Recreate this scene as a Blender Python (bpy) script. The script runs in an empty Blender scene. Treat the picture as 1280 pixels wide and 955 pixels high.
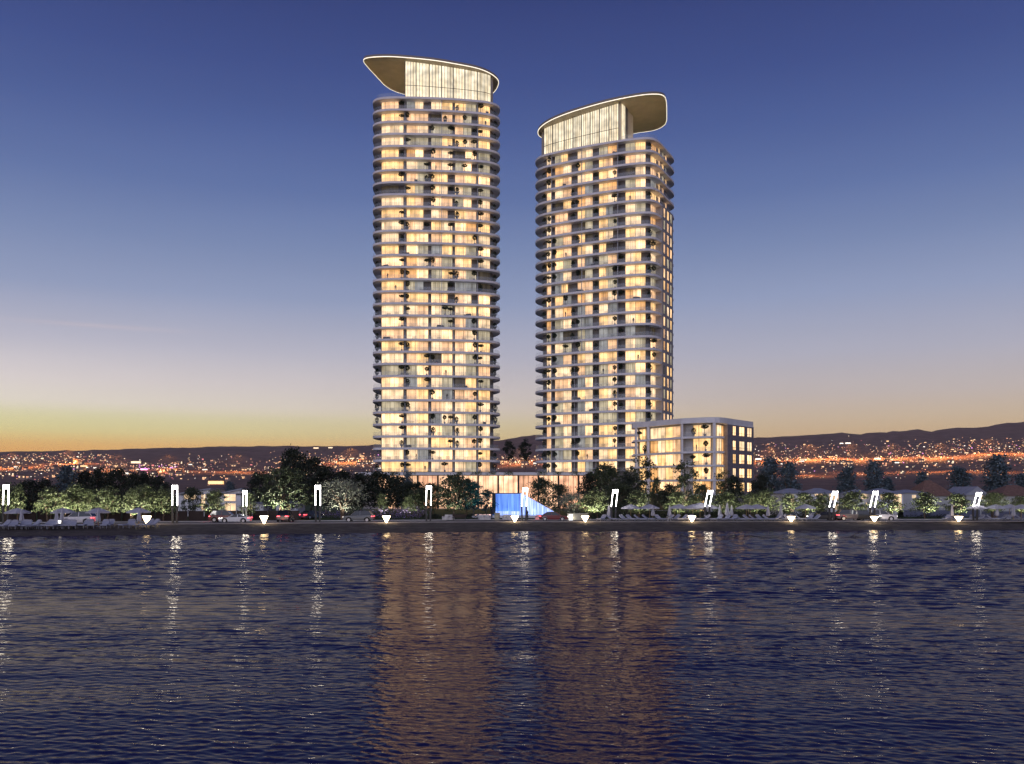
import bpy, math, random
from math import sin, cos, pi, radians as R, sqrt, atan2
from mathutils import Vector, Matrix
random.seed(11)
C = bpy.context.scene.collection
SC = bpy.context.scene
F = 1108.0          # focal length in photo pixels (1280 wide)
HZ = 615.0          # horizon row
CZ = 4.5            # eye height above the promenade
def PX(px, Y): return (px - 640.0) * Y / F
def PZ(py, Y): return CZ + (HZ - py) * Y / F
ORD = ['zeroth','first','second','third','fourth','fifth','sixth','seventh','eighth','ninth','tenth','eleventh','twelfth','thirteenth',
       'fourteenth','fifteenth','sixteenth','seventeenth','eighteenth','nineteenth','twentieth','twenty-first','twenty-second','twenty-third',
       'twenty-fourth','twenty-fifth','twenty-sixth','twenty-seventh','twenty-eighth','twenty-ninth','thirtieth','thirty-first','thirty-second','thirty-third',
       'thirty-fourth','thirty-fifth','thirty-sixth','thirty-seventh','thirty-eighth','thirty-ninth','fortieth']

# ------------------------------------------------------------------ materials
def lin(c):
    o = []
    for x in c:
        x = x / 255.0
        o.append(x / 12.92 if x <= 0.04045 else ((x + 0.055) / 1.055) ** 2.4)
    return tuple(o) + (1.0,)
MATS = {}
def mat(name, col, rough=0.7, spec=0.3, metal=0.0, var=0.25, scale=3.0, bump=0.0, emit=None, estr=0.0, coords='Object'):
    if name in MATS: return MATS[name]
    m = bpy.data.materials.new(name); m.use_nodes = True
    nt = m.node_tree; b = nt.nodes['Principled BSDF']
    b.inputs['Roughness'].default_value = rough
    b.inputs['Metallic'].default_value = metal
    b.inputs['Specular IOR Level'].default_value = spec
    if var > 0:
        tc = nt.nodes.new('ShaderNodeTexCoord')
        n = nt.nodes.new('ShaderNodeTexNoise'); n.inputs['Scale'].default_value = scale; n.inputs['Detail'].default_value = 5
        nt.links.new(tc.outputs[coords], n.inputs['Vector'])
        r = nt.nodes.new('ShaderNodeValToRGB')
        r.color_ramp.elements[0].position = 0.3; r.color_ramp.elements[1].position = 0.7
        r.color_ramp.elements[0].color = tuple(x * (1 - var) for x in col[:3]) + (1,)
        r.color_ramp.elements[1].color = tuple(min(1, x * (1 + var)) for x in col[:3]) + (1,)
        nt.links.new(n.outputs['Fac'], r.inputs['Fac']); nt.links.new(r.outputs['Color'], b.inputs['Base Color'])
        if bump > 0:
            bp = nt.nodes.new('ShaderNodeBump'); bp.inputs['Strength'].default_value = bump; bp.inputs['Distance'].default_value = 0.05
            nt.links.new(n.outputs['Fac'], bp.inputs['Height']); nt.links.new(bp.outputs['Normal'], b.inputs['Normal'])
    else:
        b.inputs['Base Color'].default_value = tuple(col[:3]) + (1,)
    if emit:
        b.inputs['Emission Color'].default_value = tuple(emit[:3]) + (1,)
        b.inputs['Emission Strength'].default_value = estr
    MATS[name] = m
    return m
def leafmat(name, c1, c2):
    if name in MATS: return MATS[name]
    m = bpy.data.materials.new(name); m.use_nodes = True
    nt = m.node_tree; b = nt.nodes['Principled BSDF']
    g = nt.nodes.new('ShaderNodeNewGeometry'); r = nt.nodes.new('ShaderNodeValToRGB')
    r.color_ramp.elements[0].color = c1 + (1,); r.color_ramp.elements[1].color = c2 + (1,)
    nt.links.new(g.outputs['Random Per Island'], r.inputs['Fac'])
    nt.links.new(r.outputs['Color'], b.inputs['Base Color'])
    b.inputs['Roughness'].default_value = 0.55; b.inputs['Specular IOR Level'].default_value = 0.35
    MATS[name] = m
    return m
def winmat(name, col, strength, fold=0.3, scale=5.0, room=0.38):
    """a lit window: curtains in vertical folds and furniture-like blocks seen through the pane, all giving off lamp light"""
    if name in MATS: return MATS[name]
    m = bpy.data.materials.new(name); m.use_nodes = True
    nt = m.node_tree; b = nt.nodes['Principled BSDF']
    b.inputs['Base Color'].default_value = (0.02, 0.022, 0.025, 1); b.inputs['Roughness'].default_value = 0.12
    b.inputs['Specular IOR Level'].default_value = 0.3
    uv = nt.nodes.new('ShaderNodeUVMap')
    mp = nt.nodes.new('ShaderNodeMapping'); mp.inputs['Scale'].default_value = (scale, 0.16, 1)
    nt.links.new(uv.outputs['UV'], mp.inputs['Vector'])
    n = nt.nodes.new('ShaderNodeTexNoise'); n.inputs['Scale'].default_value = 1.0; n.inputs['Detail'].default_value = 3
    nt.links.new(mp.outputs['Vector'], n.inputs['Vector'])
    mp2 = nt.nodes.new('ShaderNodeMapping'); mp2.inputs['Scale'].default_value = (0.45, 0.5, 1)
    nt.links.new(uv.outputs['UV'], mp2.inputs['Vector'])
    n2 = nt.nodes.new('ShaderNodeTexNoise'); n2.inputs['Scale'].default_value = 1.0; n2.inputs['Detail'].default_value = 1
    nt.links.new(mp2.outputs['Vector'], n2.inputs['Vector'])
    r = nt.nodes.new('ShaderNodeValToRGB')
    r.color_ramp.elements[0].position = 0.32; r.color_ramp.elements[1].position = 0.66
    r.color_ramp.elements[0].color = tuple(x * (1 - fold) * k for x, k in zip(col[:3], (1, .9, .75))) + (1,)
    r.color_ramp.elements[1].color = tuple(col[:3]) + (1,)
    nt.links.new(n.outputs['Fac'], r.inputs['Fac'])
    mr = nt.nodes.new('ShaderNodeMapRange'); mr.inputs['From Min'].default_value = 0.3; mr.inputs['From Max'].default_value = 0.7
    mr.inputs['To Min'].default_value = strength * 0.72; mr.inputs['To Max'].default_value = strength * 1.22
    nt.links.new(n2.outputs['Fac'], mr.inputs['Value'])
    sx = nt.nodes.new('ShaderNodeSeparateXYZ'); nt.links.new(uv.outputs['UV'], sx.inputs[0])
    def mth(op, a, c=None, d=None):
        q = nt.nodes.new('ShaderNodeMath'); q.operation = op
        for i_, x_ in enumerate((a, c, d)):
            if x_ is None: continue
            if isinstance(x_, (int, float)): q.inputs[i_].default_value = x_
            else: nt.links.new(x_, q.inputs[i_])
        return q.outputs[0]
    # furniture of differing height standing behind the pane, one block every metre or so
    cell = mth('FLOOR', mth('MULTIPLY', sx.outputs[0], 0.9))
    wn = nt.nodes.new('ShaderNodeTexWhiteNoise'); wn.noise_dimensions = '1D'; nt.links.new(cell, wn.inputs['W'])
    hgt = mth('MULTIPLY', mth('SUBTRACT', wn.outputs['Value'], 0.35), 1.7)
    furn = mth('LESS_THAN', sx.outputs[1], hgt)
    ceil_ = mth('GREATER_THAN', sx.outputs[1], 2.25)
    k1 = mth('SUBTRACT', 1.0, mth('MULTIPLY', furn, room))
    k2 = mth('SUBTRACT', 1.0, mth('MULTIPLY', ceil_, room * 0.45))
    # some stretches have a blind or wall in another tone
    cell2 = mth('FLOOR', mth('ADD', mth('MULTIPLY', sx.outputs[0], 0.42), 0.3))
    wn2 = nt.nodes.new('ShaderNodeTexWhiteNoise'); wn2.noise_dimensions = '1D'; nt.links.new(cell2, wn2.inputs['W'])
    k3 = mth('ADD', 0.78, mth('MULTIPLY', wn2.outputs['Value'], 0.4))
    st_ = mth('MULTIPLY', mr.outputs['Result'], mth('MULTIPLY', k3, mth('MULTIPLY', k1, k2)))
    nt.links.new(r.outputs['Color'], b.inputs['Emission Color']); nt.links.new(st_, b.inputs['Emission Strength'])
    MATS[name] = m
    return m
def glassmat(name, tint=(0.5, 0.56, 0.62), alpha=0.24):
    m = bpy.data.materials.new(name); m.use_nodes = True
    nt = m.node_tree; nt.nodes.clear()
    o = nt.nodes.new('ShaderNodeOutputMaterial'); mx = nt.nodes.new('ShaderNodeMixShader'); mx.inputs[0].default_value = alpha
    t = nt.nodes.new('ShaderNodeBsdfTransparent'); g = nt.nodes.new('ShaderNodeBsdfPrincipled')
    g.inputs['Base Color'].default_value = tint + (1,); g.inputs['Roughness'].default_value = 0.1
    nt.links.new(t.outputs[0], mx.inputs[1]); nt.links.new(g.outputs[0], mx.inputs[2]); nt.links.new(mx.outputs[0], o.inputs['Surface'])
    MATS[name] = m
    return m
def emitmat(name, col, s):
    return mat(name, (0.8, 0.8, 0.8), var=0, emit=col, estr=s)

M_slab = mat('render_white', (0.68, 0.67, 0.69), 0.6, var=0.08, scale=0.6)
M_core = mat('facade_grey', (0.15, 0.145, 0.14), 0.6, var=0.2, scale=0.5)
M_part = mat('partition_grey', (0.42, 0.42, 0.42), 0.6, var=0.12)
M_frame = mat('frame_dark', (0.045, 0.045, 0.05), 0.4, var=0.1)
M_brick = mat('dark_cladding', (0.19, 0.175, 0.20), 0.7, var=0.25, scale=1.5)
M_soffit = mat('bronze_soffit', (0.46, 0.38, 0.26), 0.45, var=0.12, scale=0.4)
M_white = mat('white_plaster', (0.7, 0.69, 0.7), 0.7, var=0.1, scale=0.8)
M_rail = glassmat('balcony_glass')
WIN = [winmat('win_cream', (1.66, 1.04, 0.46), 1.05), winmat('win_pale', (1.52, 1.10, 0.68), 1.0), winmat('win_peach', (1.40, 0.86, 0.48), 0.98),
       winmat('win_dim', (0.78, 0.67, 0.46), 0.85, 0.45), winmat('win_bright', (2.1, 1.34, 0.72), 1.1, 0.22), winmat('win_amber', (1.35, 0.72, 0.28), 0.95),
       winmat('win_grey', (0.42, 0.42, 0.42), 0.85, 0.45), winmat('win_dark', lin((120, 105, 80)), 0.4, 0.7)]
WW = [23, 30, 16, 14, 7, 4, 6, 2]
M_pent = winmat('penthouse_glow', (1.25, 1.10, 0.82), 1.0, 0.2, 1.2, 0.15)
M_house_win = winmat('house_window', (1.3, 0.95, 0.6), 1.0, 0.15, 2.0, 0.2)
M_shop = winmat('lobby_glow', (2.0, 1.2, 0.75), 1.1, 0.4, 1.2)
M_shop2 = winmat('lobby_rose', (1.7, 0.9, 0.55), 1.0, 0.45, 1.2)

# ------------------------------------------------------------------ mesh builder
class MB:
    def __init__(s): s.v = []; s.f = []; s.m = []; s.uv = []
    def face(s, pts, mi=0, uv=None):
        i = len(s.v); s.v += [tuple(p) for p in pts]; s.f.append(tuple(range(i, i + len(pts)))); s.m.append(mi)
        s.uv.append(uv or [(0, 0)] * len(pts)); return s
    def mesh(s, vs, fs, mi=0):
        i = len(s.v); s.v += [tuple(p) for p in vs]
        for f in fs: s.f.append(tuple(i + k for k in f)); s.m.append(mi); s.uv.append([(0, 0)] * len(f))
        return s
    def box(s, x0, y0, z0, x1, y1, z1, mi=0):
        vs = [(x, y, z) for z in (z0, z1) for y in (y0, y1) for x in (x0, x1)]
        return s.mesh(vs, [(0, 2, 3, 1), (4, 5, 7, 6), (0, 1, 5, 4), (2, 6, 7, 3), (0, 4, 6, 2), (1, 3, 7, 5)], mi)
    def beam(s, a, b, w, h, mi=0):
        """box of width w (horizontal) and height h along a->b"""
        a = Vector(a); b = Vector(b); d = (b - a).normalized()
        up = Vector((0, 0, 1)) if abs(d.z) < 0.9 else Vector((0, 1, 0))
        r = d.cross(up).normalized() * w / 2; u = r.cross(d).normalized() * h / 2
        vs = [p + q for p in (a, b) for q in (-r - u, r - u, r + u, -r + u)]
        return s.mesh(vs, [(0, 1, 2, 3), (7, 6, 5, 4), (0, 4, 5, 1), (1, 5, 6, 2), (2, 6, 7, 3), (3, 7, 4, 0)], mi)
    def prism(s, poly, z0, z1, mi=0, top=None, bot=None):
        n = len(poly)
        f0 = z0 if callable(z0) else (lambda x, y: z0)
        f1 = z1 if callable(z1) else (lambda x, y: z1)
        vs = [(x, y, f0(x, y)) for x, y in poly] + [(x, y, f1(x, y)) for x, y in poly]
        s.mesh(vs, [(k, (k + 1) % n, n + (k + 1) % n, n + k) for k in range(n)], mi)
        s.mesh(vs[n:], [tuple(range(n))], mi if top is None else top)
        s.mesh(vs[:n], [tuple(reversed(range(n)))], mi if bot is None else bot)
        return s
    def tube(s, a, b, r0, r1, n=8, mi=0, cap=True):
        a = Vector(a); b = Vector(b); d = (b - a).normalized()
        u = d.orthogonal().normalized(); w = d.cross(u)
        vs = [a + (u * cos(2 * pi * k / n) + w * sin(2 * pi * k / n)) * r0 for k in range(n)] + [b + (u * cos(2 * pi * k / n) + w * sin(2 * pi * k / n)) * r1 for k in range(n)]
        fs = [(k, (k + 1) % n, n + (k + 1) % n, n + k) for k in range(n)]
        if cap: fs += [tuple(reversed(range(n))), tuple(range(n, 2 * n))]
        return s.mesh(vs, fs, mi)
    def lathe(s, prof, cx=0, cy=0, n=12, mi=0):
        vs = [(cx + r * cos(2 * pi * k / n), cy + r * sin(2 * pi * k / n), z) for r, z in prof for k in range(n)]
        fs = []
        for j in range(len(prof) - 1):
            for k in range(n):
                fs.append((j * n + k, j * n + (k + 1) % n, (j + 1) * n + (k + 1) % n, (j + 1) * n + k))
        return s.mesh(vs, fs, mi)
    def build(s, name, mats, parent=None, origin=(0, 0, 0), smooth=False):
        me = bpy.data.meshes.new(name)
        ox, oy, oz = origin
        me.from_pydata([(x - ox, y - oy, z - oz) for x, y, z in s.v], [], s.f)
        if not isinstance(mats, (list, tuple)): mats = [mats]
        for m in mats: me.materials.append(m)
        me.polygons.foreach_set('material_index', s.m)
        ul = me.uv_layers.new(name='UVMap')
        flat = [c for f in s.uv for p in f for c in p]
        ul.data.foreach_set('uv', flat)
        if smooth: me.polygons.foreach_set('use_smooth', [True] * len(me.polygons))
        me.update()
        o = bpy.data.objects.new(name, me); C.objects.link(o)
        if parent: o.parent = parent
        return o
def tag(o, label=None, cat=None, group=None, kind=None):
    if label:
        n = len(label.split()); assert 4 <= n <= 16, (n, label)
        o['label'] = label
    if cat: o['category'] = cat
    if group: o['group'] = group
    if kind: o['kind'] = kind
    return o
def thing(name, label, cat, loc=(0, 0, 0), rz=0, group=None, scale=None):
    o = bpy.data.objects.new(name, None); C.objects.link(o)
    o.location = loc; o.rotation_euler = (0, 0, rz); o.empty_display_size = 0.3
    if scale: o.scale = scale
    return tag(o, label, cat, group)
def dup(o, loc, rz=0, label=None, group=None, scale=None, parent=None):
    c = o.copy(); C.objects.link(c)
    if parent is None:
        c.location = loc; c.rotation_euler = (0, 0, rz)
        if scale: c.scale = scale
        if label: tag(c, label)
        if group: c['group'] = group
    else: c.parent = parent
    for ch in o.children: dup(ch, None, parent=c)
    return c

# ------------------------------------------------------------------ camera, sky, light
cam = bpy.data.cameras.new('camera'); co = bpy.data.objects.new('camera', cam); C.objects.link(co)
co.location = (0, 0, CZ); co.rotation_euler = (R(90), 0, 0)
cam.sensor_width = 36; cam.lens = 36 * F / 1280; cam.shift_y = (HZ - 477.5) / 1280
cam.clip_start = 0.5; cam.clip_end = 60000
SC.camera = co
W = bpy.data.worlds.new('World'); SC.world = W; W.use_nodes = True
nt = W.node_tree; bg = nt.nodes['Background']
tc = nt.nodes.new('ShaderNodeTexCoord'); sp = nt.nodes.new('ShaderNodeSeparateXYZ'); nt.links.new(tc.outputs['Generated'], sp.inputs[0])
def math_node(op, a, b=None):
    n = nt.nodes.new('ShaderNodeMath'); n.operation = op
    for i, x in enumerate((a, b)):
        if x is None: continue
        if isinstance(x, (int, float)): n.inputs[i].default_value = x
        else: nt.links.new(x, n.inputs[i])
    return n.outputs[0]
hx = math_node('SQRT', math_node('ADD', math_node('MULTIPLY', sp.outputs[0], sp.outputs[0]), math_node('MULTIPLY', sp.outputs[1], sp.outputs[1])))
elev = math_node('ARCTAN2', sp.outputs[2], hx)
epos = math_node('DIVIDE', elev, pi / 2)
HAZE = 4.5e-5
def ramp(stops):
    r = nt.nodes.new('ShaderNodeValToRGB'); cr = r.color_ramp
    cr.interpolation = 'B_SPLINE' if False else 'EASE'
    cr.interpolation = 'LINEAR'
    while len(cr.elements) < len(stops): cr.elements.new(0.5)
    for e, (t, c) in zip(cr.elements, stops):
        e.position = max(0, math.atan(t) / (pi / 2)); c_ = lin(c)
        T = math.exp(-HAZE * min(10500, 635 / max(t, 1e-3)) * sqrt(1 + t * t))      # the light lost in the haze on its way here
        e.color = tuple(max(0.001, (x - q * (1 - T)) / T) for x, q in zip(c_[:3], (0.06, 0.05, 0.085))) + (1,)
    nt.links.new(epos, r.inputs['Fac']); return r.outputs['Color']
high = [(0.212, (142, 154, 186)), (0.27, (118, 135, 175)), (0.329, (94, 114, 163)), (0.40, (75, 95, 150)), (0.465, (62, 80, 137)), (0.555, (50, 65, 120)), (1.0, (34, 42, 96)), (4.0, (24, 30, 76))]
cl = ramp([(0.0, (200, 128, 62)), (0.046, (214, 166, 102)), (0.054, (213, 183, 122)), (0.063, (206, 195, 142)), (0.077, (207, 201, 160)), (0.090, (215, 207, 194)), (0.115, (208, 200, 200)), (0.155, (182, 181, 196))] + high)
crr = ramp([(0.0, (150, 106, 84)), (0.050, (184, 152, 120)), (0.064, (190, 165, 134)), (0.079, (190, 171, 150)), (0.104, (184, 173, 170)), (0.149, (168, 168, 184))] + high)
az = math_node('DIVIDE', sp.outputs[0], hx)
mr = nt.nodes.new('ShaderNodeMapRange'); nt.links.new(az, mr.inputs['Value'])
mr.inputs['From Min'].default_value = -0.5; mr.inputs['From Max'].default_value = 0.3
mx = nt.nodes.new('ShaderNodeMix'); mx.data_type = 'RGBA'
nt.links.new(mr.outputs['Result'], mx.inputs['Factor']); nt.links.new(cl, mx.inputs['A']); nt.links.new(crr, mx.inputs['B'])
sky = nt.nodes.new('ShaderNodeTexSky'); sky.sky_type = 'NISHITA'; sky.sun_disc = False
sky.sun_elevation = R(-2.0); sky.sun_rotation = R(-25); sky.dust_density = 2.0
mx2 = nt.nodes.new('ShaderNodeMix'); mx2.data_type = 'RGBA'; mx2.blend_type = 'ADD'; mx2.inputs['Factor'].default_value = 0.008
nt.links.new(mx.outputs['Result'], mx2.inputs['A']); nt.links.new(sky.outputs['Color'], mx2.inputs['B'])
# the thin evening cloud streak at the left and a faint unevenness of the air
mpn = nt.nodes.new('ShaderNodeMapping'); mpn.inputs['Scale'].default_value = (1.2, 1.2, 9); nt.links.new(tc.outputs['Generated'], mpn.inputs['Vector'])
nz = nt.nodes.new('ShaderNodeTexNoise'); nz.inputs['Scale'].default_value = 2.2; nz.inputs['Detail'].default_value = 4; nt.links.new(mpn.outputs['Vector'], nz.inputs['Vector'])
mrn = nt.nodes.new('ShaderNodeMapRange'); mrn.inputs['To Min'].default_value = 0.95; mrn.inputs['To Max'].default_value = 1.05; nt.links.new(nz.outputs['Fac'], mrn.inputs['Value'])
mul = nt.nodes.new('ShaderNodeVectorMath'); mul.operation = 'SCALE'
nt.links.new(mx2.outputs['Result'], mul.inputs[0]); nt.links.new(mrn.outputs['Result'], mul.inputs['Scale'])
u1 = math_node('DIVIDE', math_node('SUBTRACT', elev, math_node('ADD', 0.168, math_node('MULTIPLY', nz.outputs['Fac'], 0.001))), 0.0022)
g1 = math_node('EXPONENT', math_node('MULTIPLY', math_node('MULTIPLY', u1, u1), -1.0))
u2 = math_node('DIVIDE', math_node('ADD', az, 0.42), 0.07)
g2 = math_node('EXPONENT', math_node('MULTIPLY', math_node('MULTIPLY', u2, u2), -1.0))
cld = nt.nodes.new('ShaderNodeMix'); cld.data_type = 'RGBA'; nt.links.new(math_node('MULTIPLY', math_node('MULTIPLY', g1, g2), 0.22), cld.inputs['Factor'])
nt.links.new(mul.outputs[0], cld.inputs['A']); cld.inputs['B'].default_value = (0.78, 0.62, 0.62, 1)
nt.links.new(cld.outputs['Result'], bg.inputs['Color']); bg.inputs['Strength'].default_value = 1.0
# last dusk light of the open sky behind the camera, very soft
sl = bpy.data.lights.new('sun', 'SUN'); so = bpy.data.objects.new('sun', sl); C.objects.link(so)
sl.energy = 1.1; sl.angle = R(70); sl.color = (0.80, 0.80, 1.0)
so.rotation_euler = Vector((0.25, 1.0, -0.45)).to_track_quat('-Z', 'Y').to_euler()
SC.view_settings.view_transform = 'Standard'; SC.view_settings.look = 'None'; SC.view_settings.exposure = 0.0; SC.view_settings.gamma = 1.0
SC.cycles.use_denoising = True
try: SC.cycles.denoiser = 'OPENIMAGEDENOISE'
except Exception: pass
SC.cycles.max_bounces = 6; SC.cycles.diffuse_bounces = 2; SC.cycles.glossy_bounces = 3; SC.cycles.transparent_max_bounces = 12
SC.cycles.sample_clamp_indirect = 8
def lamp(name, loc, watt, col=(1, 0.9, 0.7), r=0.15):
    l = bpy.data.lights.new(name, 'POINT'); l.energy = watt; l.color = col; l.shadow_soft_size = r
    o = bpy.data.objects.new(name, l); C.objects.link(o); o.location = loc
    return o
def spot(name, loc, watt, col, r, down, cone=130):
    # throws its light straight up or straight down only
    l = bpy.data.lights.new(name, 'SPOT'); l.energy = watt; l.color = col; l.shadow_soft_size = r; l.spot_size = R(cone); l.spot_blend = 0.4
    o = bpy.data.objects.new(name, l); C.objects.link(o); o.location = loc; o.rotation_euler = (0 if down else pi, 0, 0)
    return o

# ------------------------------------------------------------------ ground, shore, road, water
def yp(x): return 136 + (0.2 * x if x < 0 else 0.02 * x)      # promenade edge
def yw(x): return 122 + (0.2 * x if x < 0 else 0.1 * x)       # water line
XS = [-900, -500, -300, -200, -140] + [x * 5.0 for x in range(-24, 29)] + [180, 260, 400, 600, 900]
def yl(f, x):
    x = max(-110, min(140, x)); return f(x)
def strip(name, rows, m, label=None, thick=0):
    """rows: list of (function of x giving y, z)"""
    b = MB(); n = len(XS)
    vs = [(x, fy(x), z if not callable(z) else z(x)) for fy, z in rows for x in XS]
    fs = [(j * n + i, j * n + i + 1, (j + 1) * n + i + 1, (j + 1) * n + i) for j in range(len(rows) - 1) for i in range(n - 1)]
    b.mesh(vs, fs); o = b.build(name, m); o['kind'] = 'structure'; return o
m_sand = mat('beach_sand', (0.085, 0.072, 0.062), 0.95, 0.1, var=0.35, scale=0.8, bump=0.3)
m_grass = mat('lawn', (0.035, 0.065, 0.02), 0.95, 0.1, var=0.4, scale=1.5)
m_pave = mat('promenade_paving', (0.26, 0.235, 0.22), 0.8, 0.2, var=0.15, scale=1.2)
m_asph = mat('asphalt', (0.05, 0.05, 0.052), 0.85, 0.3, var=0.2, scale=2)
m_line = mat('road_paint', (0.75, 0.75, 0.72), 0.7, var=0.1)
m_kerb = mat('kerb_stone', (0.4, 0.39, 0.37), 0.8, var=0.1)
jit = [random.uniform(-0.5, 0.5) for _ in XS]
JX = dict(zip(XS, jit))
strip('beach', [(lambda x: yl(yw, x) - 14 + JX[x], -2.2), (lambda x: yl(yw, x) + JX[x] * 0.6, -1.0), (lambda x: yl(yw, x) + 3.5, -0.62), (lambda x: yl(yw, x) + 8, -0.33), (lambda x: yl(yp, x), -0.13)], m_sand)
strip('ground', [(lambda x: yl(yp, x) - 0.02, -0.13), (lambda x: yl(yp, x) + 30, -0.13), (lambda x: 300, -0.13), (lambda x: 1100, -0.13)], m_grass)
strip('promenade', [(lambda x: yl(yp, x) - 0.05, -0.13), (lambda x: yl(yp, x) - 0.05, 0.0), (lambda x: yl(yp, x) + 3.2, 0.0), (lambda x: yl(yp, x) + 3.2, -0.126)], m_pave)
strip('road', [(lambda x: yl(yp, x) + 3.2, -0.122), (lambda x: yl(yp, x) + 10.2, -0.122)], m_asph)
strip('kerb', [(lambda x: yl(yp, x) + 10.2, -0.13), (lambda x: yl(yp, x) + 10.2, 0.0), (lambda x: yl(yp, x) + 10.45, 0.0), (lambda x: yl(yp, x) + 10.45, -0.13)], m_kerb)
strip('pavement', [(lambda x: yl(yp, x) + 10.45, -0.004), (lambda x: yl(yp, x) + 12.5, -0.004), (lambda x: yl(yp, x) + 12.5, -0.13)], m_pave)
b = MB()
for i in range(-18, 24):
    x0, x1 = i * 5.0 + 0.8, i * 5.0 + 3.6
    b.face([(x0, yp(x0) + 6.6, -0.118), (x1, yp(x1) + 6.6, -0.118), (x1, yp(x1) + 6.74, -0.118), (x0, yp(x0) + 6.74, -0.118)])
b.build('road_markings', m_line)['kind'] = 'structure'

WAVE_RMS = 0.10
WATER_REFL = 0.24
def water_mat():
    m = bpy.data.materials.new('dusk_water'); m.use_nodes = True
    nt = m.node_tree; nt.nodes.clear()
    o = nt.nodes.new('ShaderNodeOutputMaterial'); mx = nt.nodes.new('ShaderNodeMixShader')
    df = nt.nodes.new('ShaderNodeBsdfDiffuse'); df.inputs['Color'].default_value = (0.014, 0.016, 0.085, 1)
    gs = nt.nodes.new('ShaderNodeBsdfGlossy'); gs.inputs['Color'].default_value = (1.0, 0.90, 0.74, 1); gs.inputs['Roughness'].default_value = 0.04
    fr = nt.nodes.new('ShaderNodeFresnel'); fr.inputs['IOR'].default_value = 1.33
    ma = nt.nodes.new('ShaderNodeMapRange'); ma.inputs['From Max'].default_value = 0.5; ma.inputs['To Min'].default_value = 0.02; ma.inputs['To Max'].default_value = WATER_REFL
    nt.links.new(fr.outputs[0], ma.inputs['Value']); nt.links.new(ma.outputs['Result'], mx.inputs[0])
    nt.links.new(df.outputs[0], mx.inputs[1]); nt.links.new(gs.outputs[0], mx.inputs[2]); nt.links.new(mx.outputs[0], o.inputs['Surface'])
    g = nt.nodes.new('ShaderNodeTexCoord')
    prev = None
    for sx, sy, sc, dist, det in ((0.45, 1.0, 7.0, 0.006, 2),):
        mp = nt.nodes.new('ShaderNodeMapping'); mp.inputs['Scale'].default_value = (sx, sy, 1); mp.inputs['Rotation'].default_value = (0, 0, R(random.uniform(-8, 8)))
        nt.links.new(g.outputs['Object'], mp.inputs['Vector'])
        n = nt.nodes.new('ShaderNodeTexNoise'); n.inputs['Scale'].default_value = sc; n.inputs['Detail'].default_value = det; n.inputs['Roughness'].default_value = 0.5
        nt.links.new(mp.outputs['Vector'], n.inputs['Vector'])
        bp = nt.nodes.new('ShaderNodeBump'); bp.inputs['Distance'].default_value = dist; bp.inputs['Strength'].default_value = 1.0
        nt.links.new(n.outputs['Fac'], bp.inputs['Height'])
        if prev: nt.links.new(prev.outputs['Normal'], bp.inputs['Normal'])
        prev = bp
    for q in (df, gs, fr): nt.links.new(prev.outputs['Normal'], q.inputs['Normal'])
    return m
import numpy as np
def make_water(rms=WAVE_RMS):
    rng = np.random.RandomState(4)
    nr, nc = 1700, 1000
    ys = 5.0 * (152.0 / 5.0) ** (np.linspace(0, 1, nr))
    us = np.linspace(-0.95, 0.95, nc)
    Y = np.repeat(ys[:, None], nc, 1); X = Y * us[None, :]
    def waves(n, l0, l1, spread, rms_):
        lam = np.exp(rng.uniform(np.log(l0), np.log(l1), n)); th = rng.normal(0, spread, n) + R(6)
        k = 2 * np.pi / lam; ph = rng.uniform(0, 6.28, n)
        slope = rng.uniform(0.6, 1.4, n); slope *= rms_ * np.sqrt(2) / np.sqrt((slope ** 2).sum())
        Z = np.zeros_like(X)
        for i in range(n):
            Z += slope[i] / k[i] * np.sin(k[i] * (np.sin(th[i]) * X + np.cos(th[i]) * Y) + ph[i])
        return Z
    # patches of calmer and rougher water; capillary ripples near, wind chop further out
    gust = 0.85 + 0.35 * np.sin(X * 0.05 + Y * 0.11 + 1) * np.sin(Y * 0.17 - X * 0.03) + 0.15 * np.sin(Y * 0.43 + X * 0.06)
    far = np.clip((Y - 24) / 40, 0, 1)
    Z = -1 + gust * (waves(44, 0.16, 0.5, 0.42, rms) * (1 - 0.7 * far) + waves(44, 0.45, 1.5, 0.28, rms * 1.7) * (0.14 + 0.84 * far) + waves(12, 3.0, 9.0, 0.4, rms * 0.16))
    vs = np.stack([X, Y, Z], -1).reshape(-1, 3)
    ii = (np.arange(nr - 1)[:, None] * nc + np.arange(nc - 1)[None, :]).reshape(-1)
    fs = np.stack([ii, ii + 1, ii + nc + 1, ii + nc], -1)
    nv = len(vs); ex = np.array([(-1500, -500, -1), (1500, -500, -1), (1500, 152, -1), (-1500, 152, -1)], float)
    c = lambda r_, c_: r_ * nc + c_
    extra = [(nv, nv + 1, c(0, nc - 1), c(0, 0)), (nv + 1, nv + 2, c(nr - 1, nc - 1), c(0, nc - 1)), (nv + 3, nv, c(0, 0), c(nr - 1, 0))]
    me = bpy.data.meshes.new('water'); allv = np.concatenate([vs, ex]); allf = np.concatenate([fs, np.array(extra)])
    me.vertices.add(len(allv)); me.vertices.foreach_set('co', allv.reshape(-1).astype(np.float32))
    me.loops.add(len(allf) * 4); me.loops.foreach_set('vertex_index', allf.reshape(-1).astype(np.int32))
    me.polygons.add(len(allf)); me.polygons.foreach_set('loop_start', np.arange(0, len(allf) * 4, 4, dtype=np.int32))
    me.polygons.foreach_set('use_smooth', np.ones(len(allf), dtype=bool))
    me.update(calc_edges=True); me.validate()
    me.materials.append(water_mat())
    o = bpy.data.objects.new('water', me); C.objects.link(o); o['kind'] = 'structure'
make_water()
b = MB(); b.face([(-1300, -500, -6), (1300, -500, -6), (1300, 160, -6), (-1300, 160, -6)])
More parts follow.
